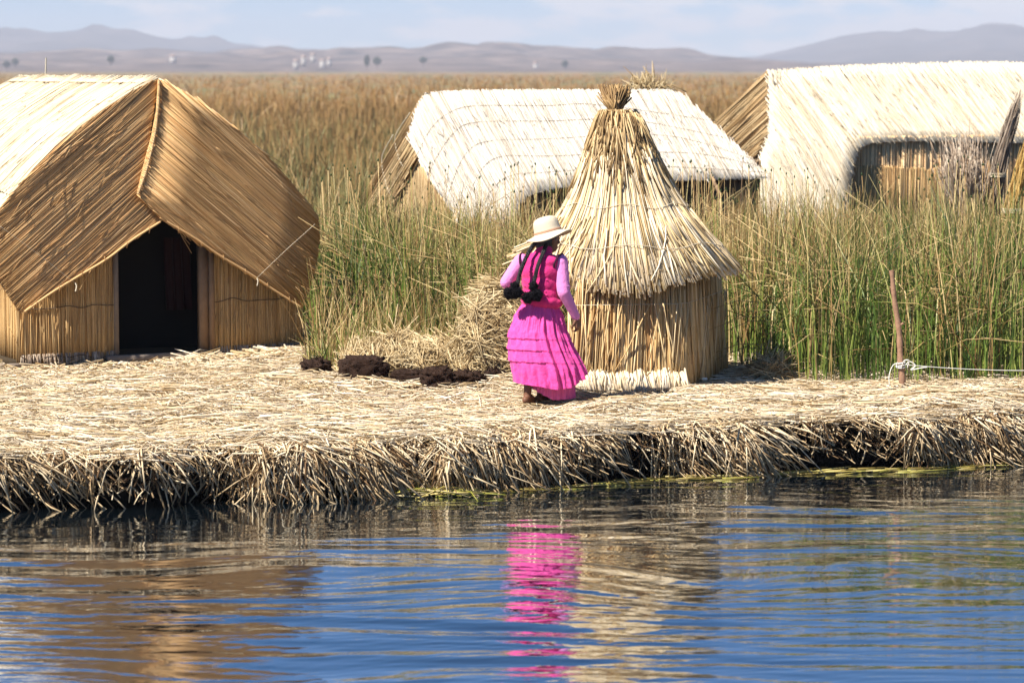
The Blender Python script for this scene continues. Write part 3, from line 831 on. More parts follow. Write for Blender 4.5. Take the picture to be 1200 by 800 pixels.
lm = r2(W3, [(1002, 196), (1105, 196)]); a = Acc()
reed_panel(a, Plane(W3.O + s3 * .05, t3, ZUP), [(lm[0, 0], zlo), (lm[1, 0], zlo), (lm[1, 0], lm[1, 1] - .05), (lm[0, 0] + .3, lm[0, 1] + .01), (lm[0, 0], lm[0, 1])], .012, .006, 4, layers=1)
a.build('lower_mat', M['wall_reed'], fw3)

# ------------------------------------------------------------------ cone hut
cone = empty('cone_hut', (1.05, 26.4, Z0), 'small conical reed hut with a shaggy layered roof beside the woman', 'hut')
AXX = np.array([.94, 26.40]); BASE = np.array([1.05, 26.35])
zz = np.array([3.05, 2.86, 2.78, 2.60, 2.39, 2.17, 1.95, 1.72, 1.50, 1.30])
rr = np.array([.085, .088, .14, .205, .28, .385, .52, .70, .90, 1.05])
def cone_pt(z, ph, off=0):
    r = np.interp(-z, -zz, rr) + off
    f = np.clip((3.05 - z) / 1.5, 0, 1.2); cx = AXX[0] - .03 + .13 * f; cy = AXX[1] + .1 * f
    return np.stack([cx + r * np.cos(ph), cy + r * np.sin(ph) * .95, z], -1)
def eave(ph):                      # front hangs lower than the sides
    return 1.52 - .15 * np.clip(-np.sin(ph), 0, 1) ** 1.2 * np.clip(1.15 - np.cos(ph) * .55, .4, 1.4) + .03 * np.sin(ph * 5)
# solid core
a = Acc()
ph = np.linspace(0, 2 * math.pi, 72, endpoint=False); tz = np.linspace(0, 1, 16)[:, None]
Zc = 2.85 + (eave(ph)[None, :] + .10 - 2.85) * tz
core = cone_pt(Zc, ph[None, :].repeat(16, 0), -.035); a.grid(core, .15, wrap=True)
a.grid(np.concatenate([core[-1:], core[-1:] * [0, 0, 1] + [BASE[0], BASE[1], .0]]), .05, wrap=True)
def shingle(n, za, zb_fn, r0, spread=.02, K=5, rnd=None, off=(0.0, .035), slant=.03):
    ph = rng.uniform(0, 2 * math.pi, n)
    zt = za + rng.normal(0, .05, n) + .10 * np.sin(ph * 5 + 1) * np.sin(ph * 3); ze = zb_fn(ph) + rng.normal(0, .035, n)
    t = np.linspace(0, 1, K); z = zt[:, None] + (ze - zt)[:, None] * t
    p = ph[:, None] + rng.normal(0, slant, (n, 1)) * t + rng.normal(0, .006, (n, K))
    of = rng.uniform(*off, n)[:, None] * (1 - .4 * t) + .012 * t
    a.sticks(cone_pt(z, p, of), r0 * rng.uniform(.7, 1.3, n)[:, None] * np.linspace(.85, 1.05, K), rnd if rnd is None else rnd(n))
shingle(1500, 2.40, lambda p: eave(p), .0095)
shingle(900, 2.42, lambda p: eave(p) + .12, .0085, off=(.03, .06))
shingle(500, 2.46, lambda p: eave(p) + .28, .0085, off=(.05, .08))
shingle(110, 2.44, lambda p: eave(p) + .62, .0085, off=(.06, .095))
shingle(140, 1.9, lambda p: eave(p) - .02, .008, off=(.06, .09), slant=.12)
n = 26; p = math.pi * 1.02 + rng.normal(0, .10, n); zt = 1.9 + rng.normal(0, .04, n)
a.sticks(np.stack([cone_pt(zt, p), cone_pt(zt - .25, p, .05), cone_pt(zt - .40, p, .10) + np.stack([-rng.uniform(.02, .10, n), 0 * p, .05 + 0 * p], 1)], 1), .009)
rf = a.build('roof', M['cone_reed'], cone)
a = Acc()                                                   # brown wrapped top
n = 1100; ph = rng.uniform(0, 2 * math.pi, n); zt = rng.uniform(2.55, 2.86, n); ze = zt - rng.uniform(.12, .62, n) * (1 + .35 * np.sin(ph * 4 + .6)); ze = np.maximum(ze, 2.08 + .32 * rng.random(n))
t = np.linspace(0, 1, 4); z = zt[:, None] + (ze - zt)[:, None] * t
a.sticks(cone_pt(z, ph[:, None] + rng.normal(0, .18, (n, 1)) * t, rng.uniform(.02, .075, n)[:, None] + .02 * t), rng.uniform(.004, .008, n), rng.random(n) ** .7)
n = 300; ph = rng.uniform(0, 2 * math.pi, n); rad = .066 * np.sqrt(rng.random(n))
b0 = np.stack([AXX[0] - .03 + rad * np.cos(ph), AXX[1] + rad * np.sin(ph), np.full(n, 2.72)], 1)
b1 = b0 + np.stack([0 * ph, 0 * ph, np.full(n, .14)], 1); f = np.where(rng.random(n) < .5, -1, 1)
b2 = b1 + np.stack([.04 * f + .035 * np.cos(ph) + rng.normal(0, .018, n), .04 * np.sin(ph), rng.uniform(.07, .22, n)], 1)
a.sticks(np.stack([b0, b1, b2], 1), rng.uniform(.005, .009, n), rng.random(n) * .5)
for z in (2.80, 2.84):
    ph = np.linspace(0, 2 * math.pi, 20); a.sticks(cone_pt(np.full(20, z), ph, .02)[None], .012, [.3])
a.build('wrapped_top', M['cone_wrap'], rf)
for z, o in ((2.02, .075), (1.68, .085)):
    a = Acc(); ph = np.linspace(-math.pi, 0.3, 50); a.sticks(cone_pt(z + .02 * np.sin(ph * 7), ph, o)[None], .004, [.5]); a.build('tie_string', M['cord'], rf)
# walls: a four-sided ring of standing reeds
cfl, cfr, cbr = gz(664, 459, Z0), gz(801, 456, Z0), gz(853, 433, Z0)
cbl = cfl + (cbr - cfr)
ring = np.array([cfl, cfr, cbr, cbl])
fine = []
for i in range(4):
    p, q = ring[i], ring[(i + 1) % 4]
    for t in np.linspace(.06, .94, 24): fine.append(p + (q - p) * t)
fine = np.array(fine); ctr = ring.mean(0)
seg = np.linalg.norm(np.roll(fine, -1, 0) - fine, axis=1); cum = np.concatenate([[0], np.cumsum(seg)]); per = cum[-1]
fl = np.concatenate([fine, fine[:1]])
ringp = lambda s: np.stack([np.interp(s % per, cum, fl[:, k]) for k in range(3)], -1)
a = Acc()
core = np.stack([fine + (ctr - fine) * .04 + [0, 0, z] for z in (-.02, .45, .88)]); core[2] = core[2] + (ctr - core[2]) * np.array([.08, .08, 0]); a.grid(core, .02, wrap=True)
n = 1150; s = rng.uniform(0, per, n); K = 5; t = np.linspace(0, 1, K)
sk = rng.normal(0, .035, n); base = ringp(s); topp = ringp(s + sk)
zt_ = rng.uniform(.85, .98, n)
P_ = base[:, None] * (1 - t[None, :, None]) + topp[:, None] * t[None, :, None]
P_[:, :, :2] += (ctr[:2] - P_[:, :, :2]) * (.10 * t)[None, :, None]
outv = P_ - ctr; outv[:, :, 2] = 0; outv /= np.linalg.norm(outv, axis=2, keepdims=True)
clump = .014 * np.sin(s * 31 + 3 * np.sin(s * 7))[:, None, None]
P_ += outv * (rng.uniform(-.004, .03, n)[:, None, None] + clump)
P_[:, :, 2] = Z0 - .01 + t * zt_[:, None]
a.sticks(P_, rng.uniform(.006, .0115, n)[:, None] * np.linspace(1.1, .85, K), rng.random(n))
n = 90; s = rng.uniform(0, per, n); b_ = ringp(s); e_ = ringp(s + rng.normal(0, .18, n)); 
P_ = np.stack([b_, (b_ + e_) / 2, e_], 1); P_[:, :, 2] = Z0 + np.array([.02, .35, .75]); o = P_ - ctr; o[:, :, 2] = 0; o /= np.linalg.norm(o, axis=2, keepdims=True); P_ += o * .035
a.sticks(P_, .006)
w_ = a.build('wall', M['cone_wall'], cone)
a = Acc()
s = np.linspace(0, per, 120); p = ringp(s); p[:, :2] += (ctr[:2] - p[:, :2]) * .075; o = p - ctr; o[:, 2] = 0; o /= np.linalg.norm(o, axis=1, keepdims=True); p += o * .045; p[:, 2] = Z0 + .74
a.sticks(p[None], .0035, [.5]); a.build('tie_string', M['cord'], w_)
a = Acc(); n = 330; s = rng.uniform(0, np.linalg.norm(cfr - cfl) * 1.02, n)                     # splayed cut ends at the foot
p = cfl + (cfr - cfl) / np.linalg.norm(cfr - cfl) * s[:, None]; nf = np.array([(cfr - cfl)[1], -(cfr - cfl)[0], 0]); nf /= np.linalg.norm(nf)
lift = .012 * np.sin(s * 31 + 2 * np.sin(s * 11)) + rng.normal(0, .012, n)
p0 = p + nf * .0 + np.stack([0 * s, 0 * s, .16 + lift], 1); p1 = p + nf * (.05 + .02 * rng.random(n))[:, None] + np.stack([rng.normal(0, .008, n), 0 * s, .11 + lift], 1); p2 = p + nf * (.085 + .05 * rng.random(n))[:, None] + np.stack([rng.normal(0, .018, n), 0 * s, -.01 + .03 * rng.random(n)], 1)
a.sticks(np.stack([p0, p1, p2], 1), rng.uniform(.009, .014, n), .5 + .5 * rng.random(n))
a.build('foot_fringe', M['cone_reed'], w_)
a = Acc(); n = 46; c = gz(792, 452, Z0); f = rng.normal(0, .022, n)
a.sticks(np.stack([c + np.stack([f * .6, 0 * f + .02, .17 + .02 * rng.random(n)], 1), c + np.stack([f, -.05 + rng.normal(0, .02, n), .10 + 0 * f], 1), c + np.stack([f * 2.0 + .01, -.09 + rng.normal(0, .03, n), -.01 + 0 * f], 1)], 1), .0085, .6 + .4 * rng.random(n))
a.build('corner_sheaf', M['cone_reed'], w_)
# white stick on the ground by the corner
a = Acc(); p0, p1 = gz(803, 446, Z0 + .03), gz(828, 444, Z0 + .03); cord(a, [p0, (p0 + p1) / 2 + [0, 0, .008], p1], .014, 6)
tag(a.build('pale_stick', M['white_rope'], None, p0), 'short white stick lying at the corner of the cone hut', 'stick')

# ------------------------------------------------------------------ stake and rope
b_ = gz(1058, 456, .46); t_ = at(1045, 317, b_[1])
a = Acc(); ax = np.stack([b_ - [0, 0, .25], b_, b_ + (t_ - b_) * .25 + [.004, 0, 0], b_ + (t_ - b_) * .5 + [.014, 0, 0], b_ + (t_ - b_) * .75 + [.0, 0, 0], t_])
o = cord(Acc(), ax, .03, 8)
rad = np.linspace(.033, .021, len(o)) * (1 + .10 * np.sin(np.arange(len(o)) * 1.3)); a.sticks(o[None], rad[None], [.5], sides=8); 
a.add(np.concatenate([o[-1:] + [0, 0, .004]] + [o[-1:] + .024 * np.array([[math.cos(x), math.sin(x), 0]]) for x in np.linspace(0, 5.5, 8)]), None, [[0, i, i % 8 + 1] for i in range(1, 9)])
k = o[int(len(o) * .62)]; a.sticks(np.array([[k, k + [.04, -.02, .03]]]), .011, [.4], sides=6)
tag(a.build('wooden_stake', M['stake'], None, b_), 'crooked brown wooden stake driven into the straw, with a white rope tied on', 'stake')
a = Acc(); tie = b_ + (t_ - b_) * .19; r_ = .038
for k in range(3):
    th = np.linspace(0, 2 * math.pi, 18); a.sticks((tie + np.stack([r_ * np.cos(th), r_ * np.sin(th), .016 * k + .008 * np.sin(th + k)], 1))[None], .006, [.5], sides=5)
end = at(1235, 436, b_[1] + .25); sag = np.linspace(0, 1, 14)[:, None]
line = tie + [.04, -.02, .02] + (end - tie) * sag - np.array([0, 0, .02]) * (4 * sag * (1 - sag)); a.sticks(line[None], .0036, [.5], sides=5)
cord(a, [tie + [.04, -.03, .02], tie + [.07, -.05, .05], tie + [.12, -.05, .015], tie + [.08, -.06, -.02], tie + [.17, -.05, -.005], tie + [.22, -.04, .0]], .005, 5)
cord(a, [tie + [-.03, -.03, .04], tie + [-.08, -.06, .01], tie + [-.11, -.08, -.08], tie + [-.10, -.10, -.20]], .004, 5)
cord(a, [tie + [0, -.04, .0], tie + [.02, -.08, .06], tie + [.06, -.08, .06], tie + [.05, -.06, 0.0]], .005, 5)
tag(a.build('rope', M['white_rope'], None, tie), 'thin white rope running from the wooden stake along the reeds', 'rope')

# ------------------------------------------------------------------ peat blocks
CR = Acc()


def clod(px, py, w, hpx, dpt, label, yaw, seed, rough=.10, boxy=.6, fuzz=160):
    c = gz(px, py + 1, Z0 + .0); s = F / c[1]; W_, H_ = w / s, 1.22 * hpx / s
    r = np.random.default_rng(seed)
    nu, nv = 44, 30
    u = np.linspace(0, 2 * math.pi, nu, endpoint=False); v = np.linspace(-math.pi / 2, math.pi / 2, nv)
    U_, V_ = np.meshgrid(u, v)
    se = lambda x, e: np.sign(x) * np.abs(x) ** e
    x = se(np.cos(V_), boxy) * se(np.cos(U_), boxy); y = se(np.cos(V_), boxy) * se(np.sin(U_), boxy); z = se(np.sin(V_), boxy)
    k = 1 + rough * (noise2(U_ * 2.2 + seed, V_ * 3 + z, seed, .5) + .6 * noise2(x * 9 + y * 4, z * 9 + seed, seed + 1, .8) + .4 * noise2(x * 26, z * 26 + y * 15, seed + 2, 1.))
    k[:, :] *= 1; k[0] = k[0].mean(); k[-1] = k[-1].mean()
    p = np.stack([x * k * W_ / 2, y * k * dpt / 2, (z * k * .5 + .42) * H_], -1)
    cy, sy = math.cos(yaw), math.sin(yaw)
    p = np.stack([p[..., 0] * cy - p[..., 1] * sy, p[..., 0] * sy + p[..., 1] * cy, p[..., 2]], -1) + c
    a = Acc(); a.grid(p, r.random((nv, nu)), wrap=True)
    q = p.reshape(-1, 3); i = r.integers(nu * 3, len(q), fuzz); d = r.normal(size=(fuzz, 3)) * .02; nrm = q[i] - p.mean((0, 1)); nrm /= np.linalg.norm(nrm, axis=1, keepdims=True)
    a.sticks(np.stack([q[i] - nrm * .01, q[i] + nrm * .012 + d * .5, q[i] + nrm * .012 + d], 1), .0022, r.random(fuzz))
    nc = 26; cp = c + np.stack([r.normal(0, W_ * .5, nc), -dpt * .5 - r.random(nc) * .10, np.full(nc, .022)], 1); cs = r.uniform(.006, .017, nc)[:, None, None]
    oc = np.array([[1, 0, 0], [-1, 0, 0], [0, 1, 0], [0, -1, 0], [0, 0, 1], [0, 0, -1.]])[None] * cs * r.uniform(.6, 1.3, (nc, 6, 1))
    CR.add((cp[:, None] + oc).reshape(-1, 3), None, (np.array([[0, 2, 4], [2, 1, 4], [1, 3, 4], [3, 0, 4], [2, 0, 5], [1, 2, 5], [3, 1, 5], [0, 3, 5]])[None] + np.arange(nc)[:, None, None] * 6).reshape(-1, 3))
    return tag(a.build('peat_block', M['peat'], None, c), label, 'peat block', 'dark peat blocks along the straw heap')


clod(425, 447, 54, 27, .34, 'largest dark peat block, squarish, nearest the golden hut doorway', .25, 1)
clod(371, 440, 34, 18, .25, 'low crumbly peat block tucked by the corner of the golden hut', 0, 2, .16, .8)
clod(479, 448, 42, 14, .25, 'long flat peat block just past the largest one', -.1, 3)
clod(513, 453, 40, 21, .3, 'rounded dark peat block in the middle of the row', .1, 4, .12, .7)
clod(549, 453, 40, 17, .28, 'brown crumbly peat block with straw on it, right of the rounded one', .0, 5, .16, .8)
clod(579, 449, 28, 15, .25, 'small ragged peat block at the end of the row nearest the woman', .2, 6, .18, .85)

tag(CR.build('peat_crumbs', M['peat']), 'dark peat crumbs scattered round the peat blocks', None, None, 'stuff')

# ------------------------------------------------------------------ straw heaps
def heap(px, py, wpx, hpx, dep, n, label, leanx, mat='heap', rr_=(.0025, .0058)):
    c = gz(px, py, Z0); s = F / c[1]; W_, H_ = wpx / s / 2, hpx / s
    a = Acc()
    u = np.linspace(0, 2 * math.pi, 36, endpoint=False); v = np.linspace(0, math.pi / 2, 10)
    U_, V_ = np.meshgrid(u, v)
    dome = np.stack([np.cos(V_) * np.cos(U_) * W_ * .9, np.cos(V_) * np.sin(U_) * dep * .9, np.sin(V_) * H_ * .82], -1)
    dome *= (1 + .08 * noise2(U_ * 3, V_ * 3, px, .6))[..., None]; a.grid(dome + c, .0, wrap=True)
    th = rng.uniform(0, 2 * math.pi, n); el = np.arcsin(rng.random(n)) 
    p = np.stack([np.cos(el) * np.cos(th) * W_, np.cos(el) * np.sin(th) * dep, np.sin(el) * H_], 1)
    nr = p / np.array([W_, dep, H_]) ** 2; nr /= np.linalg.norm(nr, axis=1, keepdims=True)
    bump = 1 + .20 * noise2(p[:, 0] * 4, p[:, 2] * 4 + p[:, 1] * 3, int(px), .7); p = p * bump[:, None]
    d = rng.normal(0, .6, (n, 3)) + np.array([leanx, 0, -.5]); d -= (d * nr).sum(1, keepdims=True) * nr * .85; d /= np.linalg.norm(d, axis=1, keepdims=True)
    L = rng.uniform(.15, .62, n)
    A = p - d * L[:, None] / 2; Bq = p + nr * rng.uniform(.0, .04, n)[:, None]; C = p + d * L[:, None] / 2
    pts = np.stack([A, Bq, C], 1) + c; pts[:, :, 2] = np.maximum(pts[:, :, 2], Z0 - .02)
    a.sticks(pts, rng.uniform(*rr_, n), rng.random(n))
    return tag(a.build('straw_heap', M[mat], None, c), label, 'straw heap', 'dry straw heaps behind the peat blocks')


heap(592, 442, 104, 78, .5, 3800, 'tall rounded heap of dry straw behind the woman', .75)
heap(480, 436, 150, 36, .45, 3000, 'low sprawling heap of dry straw behind the largest peat block', .35)
heap(905, 441, 36, 12, .25, 350, 'small flat wisp of straw at the back corner of the cone hut', .2)

# ------------------------------------------------------------------ reed bundles at the right
def bundle(name, pts, r0, prof, n, mat, label, flare=0, seed=1, tie=None, cat='reed bundle'):
    pts = np.asarray(pts, float); r = np.random.default_rng(seed); a = Acc(); K = 8
    t = np.linspace(0, 1, K); cum = np.linspace(0, 1, len(pts)); ax = np.stack([np.interp(t, cum, pts[:, k]) for k in range(3)], 1)
    prof_ = np.interp(t, np.linspace(0, 1, len(prof)), prof)
    th = r.uniform(0, 6.28, n); q = np.sqrt(r.random(n))
    off = np.stack([np.cos(th) * q, np.sin(th) * q, 0 * q], 1)
    t0 = r.uniform(0, .25, n); t1 = r.uniform(.6, 1, n); tt = t0[:, None] + (t1 - t0)[:, None] * t
    axp = np.stack([np.interp(tt, t, ax[:, k]) for k in range(3)], -1)
    pr = np.interp(tt, t, prof_)
    P_ = axp + off[:, None, :] * (r0 * pr)[..., None] + r.normal(0, .006, (n, K, 3)) + flare * r.normal(0, 1, (n, 1, 3)) * (tt ** 2)[..., None]
    a.sticks(P_, r.uniform(.006, .011, n)[:, None] * np.linspace(1, .5, K), r.random(n))
    o = tag(a.build(name, M[mat], None, pts[0]), label, cat, 'dry reed bundles by the cream hut')
    if tie is not None:
        b = Acc(); cpt = ax[int(tie * (K - 1))]; rp = r0 * prof_[int(tie * (K - 1))] + .012
        for k in range(3):
            th = np.linspace(0, 6.28, 16); b.sticks((cpt + np.stack([rp * np.cos(th), rp * np.sin(th), .02 * k + 0 * th], 1))[None], .009, [.5])
        b.build('tie_string', M['cord'], o)
    return o


DB = 37.0
bundle('reed_bundle', [at(1158, 300, DB), at(1160, 250, DB), at(1172, 190, DB), at(1185, 145, DB), at(1196, 106, DB)], .12, [1.1, 1, .75, .75, .18], 150, 'grey_reed', 'tall dark reed bundle leaning against the cream hut, tapering to a point', .01, 3, .55)
bundle('reed_bundle', [at(1136, 300, DB - .3), at(1135, 240, DB - .3), at(1128, 205, DB - .3), at(1126, 168, DB - .3)], .20, [.5, .8, 1.25, 1.0], 520, 'pale_reed', 'frayed bushy bundle of pale dry reeds before the brown wall', .13, 4)
bundle('reed_bundle', [at(1182, 310, DB - .6), at(1186, 262, DB - .6), at(1196, 215, DB - .6), at(1206, 160, DB - .6)], .16, [1.2, 1, .8, .3], 200, 'gold_reed', 'golden yellow reed bundle standing beside the tall dark one', .02, 5, .5)

# thin pole behind the big hut
c = at(50, 120, 34.5); a = Acc(); t_ = at(54, 68, 34.5); cord(a, [np.array([c[0], c[1], .3]), c, (c + t_) / 2 + [.01, 0, 0], t_], .009, 5)
tag(a.build('thin_pole', M['cord'], None, (c[0], c[1], .3)), 'thin pale pole sticking up behind the ridge of the golden hut', 'pole')

# ------------------------------------------------------------------ standing reeds
def start_y(X):
    return np.interp(X, [-12, -5.6, -5.4, -2.1, -1.7, -.6, .0, .6, 2.0, 2.25, 2.6, 14], [24.5, 24.8, 33.2, 33.2, 28.9, 28.3, 28.2, 28.3, 28.3, 27.0, 26.35, 27.2]) + .14 * smooth_noise1(X, 61, .3)


def reed_h(Y):
    return np.interp(Y, [26, 28, 31, 36, 44], [1.42, 1.42, 1.30, 1.10, .95])


def blades(acc, X, Y, Hh, w, dry, lean=.10, K=4, bent=.0, zb_=None):
    n = len(X); t = np.linspace(0, 1, K)
    zb_ = ground_z(X, Y) - .05 if zb_ is None else zb_
    az = rng.uniform(0, 6.28, n); ln = np.abs(rng.normal(0, lean, n)) * Hh * np.where(rng.random(n) < .15, 2.2, 1)
    cv = rng.uniform(1.2, 2.4, n)
    k = (t[None] ** cv[:, None]) * ln[:, None]
    br = (rng.random(n) < bent)
    drop = np.where(br, rng.uniform(.15, .5, n), 0)[:, None] * Hh[:, None] * np.clip(t - .5, 0, 1)[None] * 2 * t[None]
    k = k + drop * 1.1
    P_ = np.stack([X[:, None] + np.cos(az)[:, None] * k, Y[:, None] + np.sin(az)[:, None] * k, zb_[:, None] + Hh[:, None] * t - drop], -1)
    a2 = rng.uniform(-.9, .9, n); D = np.stack([np.cos(a2), np.sin(a2), 0 * a2], 1)
    Wd = w[:, None] * np.interp(t, [0, .5, 1], [1, .85, .25])[None]
    acc.ribbons(P_, Wd, D, dry)


a = Acc()
N = 150000
X = rng.uniform(-9, 14, N); Y = 24.5 + (38 - 24.5) * rng.random(N) ** 1.15
ok = (Y > start_y(X)) & (Y < 37)
ok &= (np.abs(X) < .21 * Y + 2.5)
ok &= ~((X < -1.75) & (X > -6.2) & (Y < 33.4))
cl = noise2(X, Y, 71, .45) + .7 * noise2(X, Y, 72, .15)
ok &= rng.random(N) < np.clip(.58 + .36 * cl, .06, 1)
X, Y, cl = X[ok], Y[ok], cl[ok]; n = len(X)
Hh = reed_h(Y) * (1 + .11 * rng.normal(size=n) + .13 * noise2(X, Y, 73, .5)); Hh = np.where(rng.random(n) < .45, Hh * rng.uniform(.45, .95, n), Hh)
pxx = 600 + X * F / Y
dryb = np.interp(pxx, [300, 420, 560, 620, 700, 830, 960, 1010, 1060, 1200], [-.18, -.18, -.06, .18, .3, .28, .04, -.08, -.04, -.08]) + .20 * noise2(X, Y, 74, .8) + .10 * np.clip((Y - 28) / 5, 0, 1)
dry = np.clip(rng.beta(1.5, 2.2, n) + dryb, 0, 1) + (rng.random(n) < np.clip(.15 + .4 * dryb, .08, 1)) * .8
blades(a, X, Y, Hh, rng.uniform(.0032, .0068, n), dry, .23, 5, .22)
print('near reeds', n)
# leaning dry stalks
n = 4200; X = rng.uniform(-1.7, 9, n); Y = np.maximum(start_y(X) + rng.random(n) * 5, 26.4)
az = rng.uniform(0, 6.28, n); L = rng.uniform(.5, 1.3, n); zb_ = ground_z(X, Y) + rng.uniform(.1, .8, n)
d = np.stack([np.cos(az) * .8, np.sin(az) * .35, rng.uniform(-.1, .75, n)], 1) * L[:, None]
c = np.stack([X, Y, zb_], 1); a.sticks(np.stack([c, c + d * .55 + [0, 0, .05], c + d - [0, 0, .06]], 1), rng.uniform(.0035, .006, n)[:, None] * np.array([1, .9, .5]), .75 + .25 * rng.random(n))
n = 2600; X = rng.uniform(-1.9, .45, n); Y = rng.uniform(27.0, 28.6, n)      # short growth among the straw heaps
Hh = rng.uniform(.25, .95, n) * np.interp(Y, [27.0, 28.6], [.55, 1.1])
blades(a, X, Y, Hh, rng.uniform(.003, .006, n), np.clip(rng.beta(1.5, 1.8, n) + (rng.random(n) < .4) * .7, 0, 2), .30, 4, .2)
# tall seed-headed stalks
n = 260; X = rng.uniform(-2.2, 6.5, n); Y = rng.uniform(29, 36.5, n); ok = Y > start_y(X); X, Y = X[ok], Y[ok]; n = len(X)
Hh = reed_h(Y) + rng.uniform(.0, .55, n)
b_ = np.stack([X, Y, ground_z(X, Y)], 1); tp = b_ + np.stack([rng.normal(0, .10, n), rng.normal(0, .1, n), Hh], 1)
a.sticks(np.stack([b_, (b_ + tp) / 2 + [.01, 0, 0], tp], 1), np.full((n, 3), .0035), .3 + .6 * rng.random(n))
hd = np.stack([tp - [0, 0, .012], tp, tp + [0, 0, .02]], 1); a.sticks(hd, np.array([.003, .010, .003])[None].repeat(n, 0), np.full(n, .0), sides=4, hh=np.full((n, 3), 1.0))
tag(a.build('reeds', M['reeds']), 'dense green and tan reeds standing behind the island', None, None, 'stuff')

# reed marsh out to the far shore
a = Acc(); N = 170000
inv = rng.uniform(1 / 900, 1 / 36.5, N); Y = 1 / inv; X = (rng.random(N) - .5) * 2 * (.24 * Y + 3)
hutfree = ~((X > -2.3) & (X < 4.0) & (Y > 36.4) & (Y < 44)) & ~((X > 2.9) & (X < 12.5) & (Y > 40) & (Y < 52))
cl = noise2(X / Y * 40, np.log(Y) * 14, 81, .5) + .8 * noise2(X, Y, 82, 3)
ok = hutfree & (rng.random(N) < np.clip(.75 + .22 * cl, .2, 1)); X, Y, cl = X[ok], Y[ok], cl[ok]; n = len(X)
Hh = np.interp(Y, [36, 50, 80, 200, 900], [.95, 1.1, 1.25, 1.4, 1.5]) * (1 + .13 * rng.normal(size=n) + .05 * cl)
w = np.clip(Y * .00020, .006, .3) * rng.uniform(.6, 1.5, n)
dry = np.clip(rng.beta(1.6, 2.2, n) + np.interp(Y, [36, 45, 60, 90, 150, 900], [-.15, -.15, -.05, .12, .40, .5]) + .12 * cl, 0, 1)
zg = np.interp(Y, [36, 40], [.3, .2])
blades(a, X, Y, Hh, w, dry, .20, 3, .12, zg)
tag(a.build('reed_marsh', M['far_reeds']), 'brown reed marsh stretching to the far shore', None, None, 'stuff')
# thick distant reed top: a rough sheet of reed tips
yy = np.geomspace(150, 4200, 220); xx = np.linspace(-.5, .5, 260)
Xg = yy[:, None] * xx[None]; Yg = yy[:, None].repeat(260, 1)
Zg = 1.15 + .22 * noise2(xx[None].repeat(220, 0) * 900, np.log(Yg) * 60, 91, 1.) + .10 * rng.normal(size=Xg.shape)
Zg *= np.clip((Yg - 145) / 60, 0, 1)
rn = np.clip(.55 + .22 * noise2(xx[None].repeat(220, 0) * 420, np.log(Yg) * 45, 92, 1.) + .08 * rng.normal(size=Xg.shape), 0, 1)
a = Acc(); a.grid(np.stack([Xg, Yg, Zg], -1), rn, .6)
tag(a.build('reed_marsh', M['far_reeds']), 'distant brown tops of the reed marsh below the hills', None, None, 'stuff')

# ------------------------------------------------------------------ hills beyond
def hillrange(name, ptsx, ptsy, Y, depth, mat, seed, label, rough):
    px = np.linspace(-900, 2100, 320); yy = np.interp(px, ptsx, ptsy)
    X = (px - 600) * Y / F; Zr = 3.2 + (82 - yy) * Y / F
    Zr = np.maximum(Zr, 1) * (1 + .012 * smooth_noise1(px, seed, 45) + .012 * smooth_noise1(px, seed + 1, 12))
    rows = 46; P = np.zeros((rows, 320, 3)); t = np.concatenate([np.linspace(0, 1, 32), np.linspace(1.05, 2.2, 14)])
    for i, q in enumerate(t):
        Yi = Y - depth * (1 - q); prof = q ** 1.15 if q <= 1 else max(0, 1 - (q - 1) * .5)
        nz_ = noise2(X, np.full_like(X, Yi), seed + 2, 260) * .16 + noise2(X, np.full_like(X, Yi), seed + 3, 90) * rough + noise2(X, np.full_like(X, Yi), seed + 4, 38) * rough * .5
        P[i, :, 0] = X; P[i, :, 1] = Yi; P[i, :, 2] = Zr * prof * (1 + nz_ * (1 - abs(1 - q) if q > .9 else 1) * 1.0 * (q < .97)) - (3 if q == 0 else 0)
    a = Acc(); a.grid(P)
    return tag(a.build(name, mat), label, None, None, 'structure')


def hill_mat(name, c1, c2, c3, sc):
    m, nt, b = material(name)
    n = noise(nt, sc, 7, .6, stretch=(1, 1, 2.5)); r = ramp(nt, [(.35, c1), (.5, c2), (.68, c3)]); nt.links.new(n.outputs['Fac'], r.inputs[0])
    nt.links.new(r.outputs[0], b.inputs['Base Color']); b.inputs['Roughness'].default_value = .95; b.inputs['Specular IOR Level'].default_value = .1
    return m


hm1 = hill_mat('near_hill', (.04, .035, .035), (.12, .09, .08), (.26, .195, .165), .022)
hm2 = hill_mat('far_hill', (.02, .02, .025), (.06, .055, .055), (.12, .095, .085), .006)
hillrange('hills', [-900, -300, 0, 60, 130, 200, 260, 330, 420, 520, 600, 700, 800, 880, 950, 2100], [62, 60, 63, 62, 61, 63, 61, 58, 59, 60, 60, 62, 65, 72, 76, 74], 4600, 2200, hm1, 101, 'low pale brown hills along the far shore', .18)
hillrange('mountains', [-900, -200, 0, 30, 60, 100, 120, 150, 185, 215, 240, 255, 275, 320, 420, 560, 700, 830, 880, 920, 955, 985, 1020, 1070, 1120, 1160, 1200, 1300, 1500, 2100],
          [50, 40, 34, 33, 38, 39, 33, 38, 46, 49, 46, 45, 52, 56, 60, 60, 62, 68, 68, 62, 50, 42, 38, 37, 38, 42, 47, 56, 62, 60], 8200, 2600, hm2, 111, 'blue grey mountains on the horizon', .10)

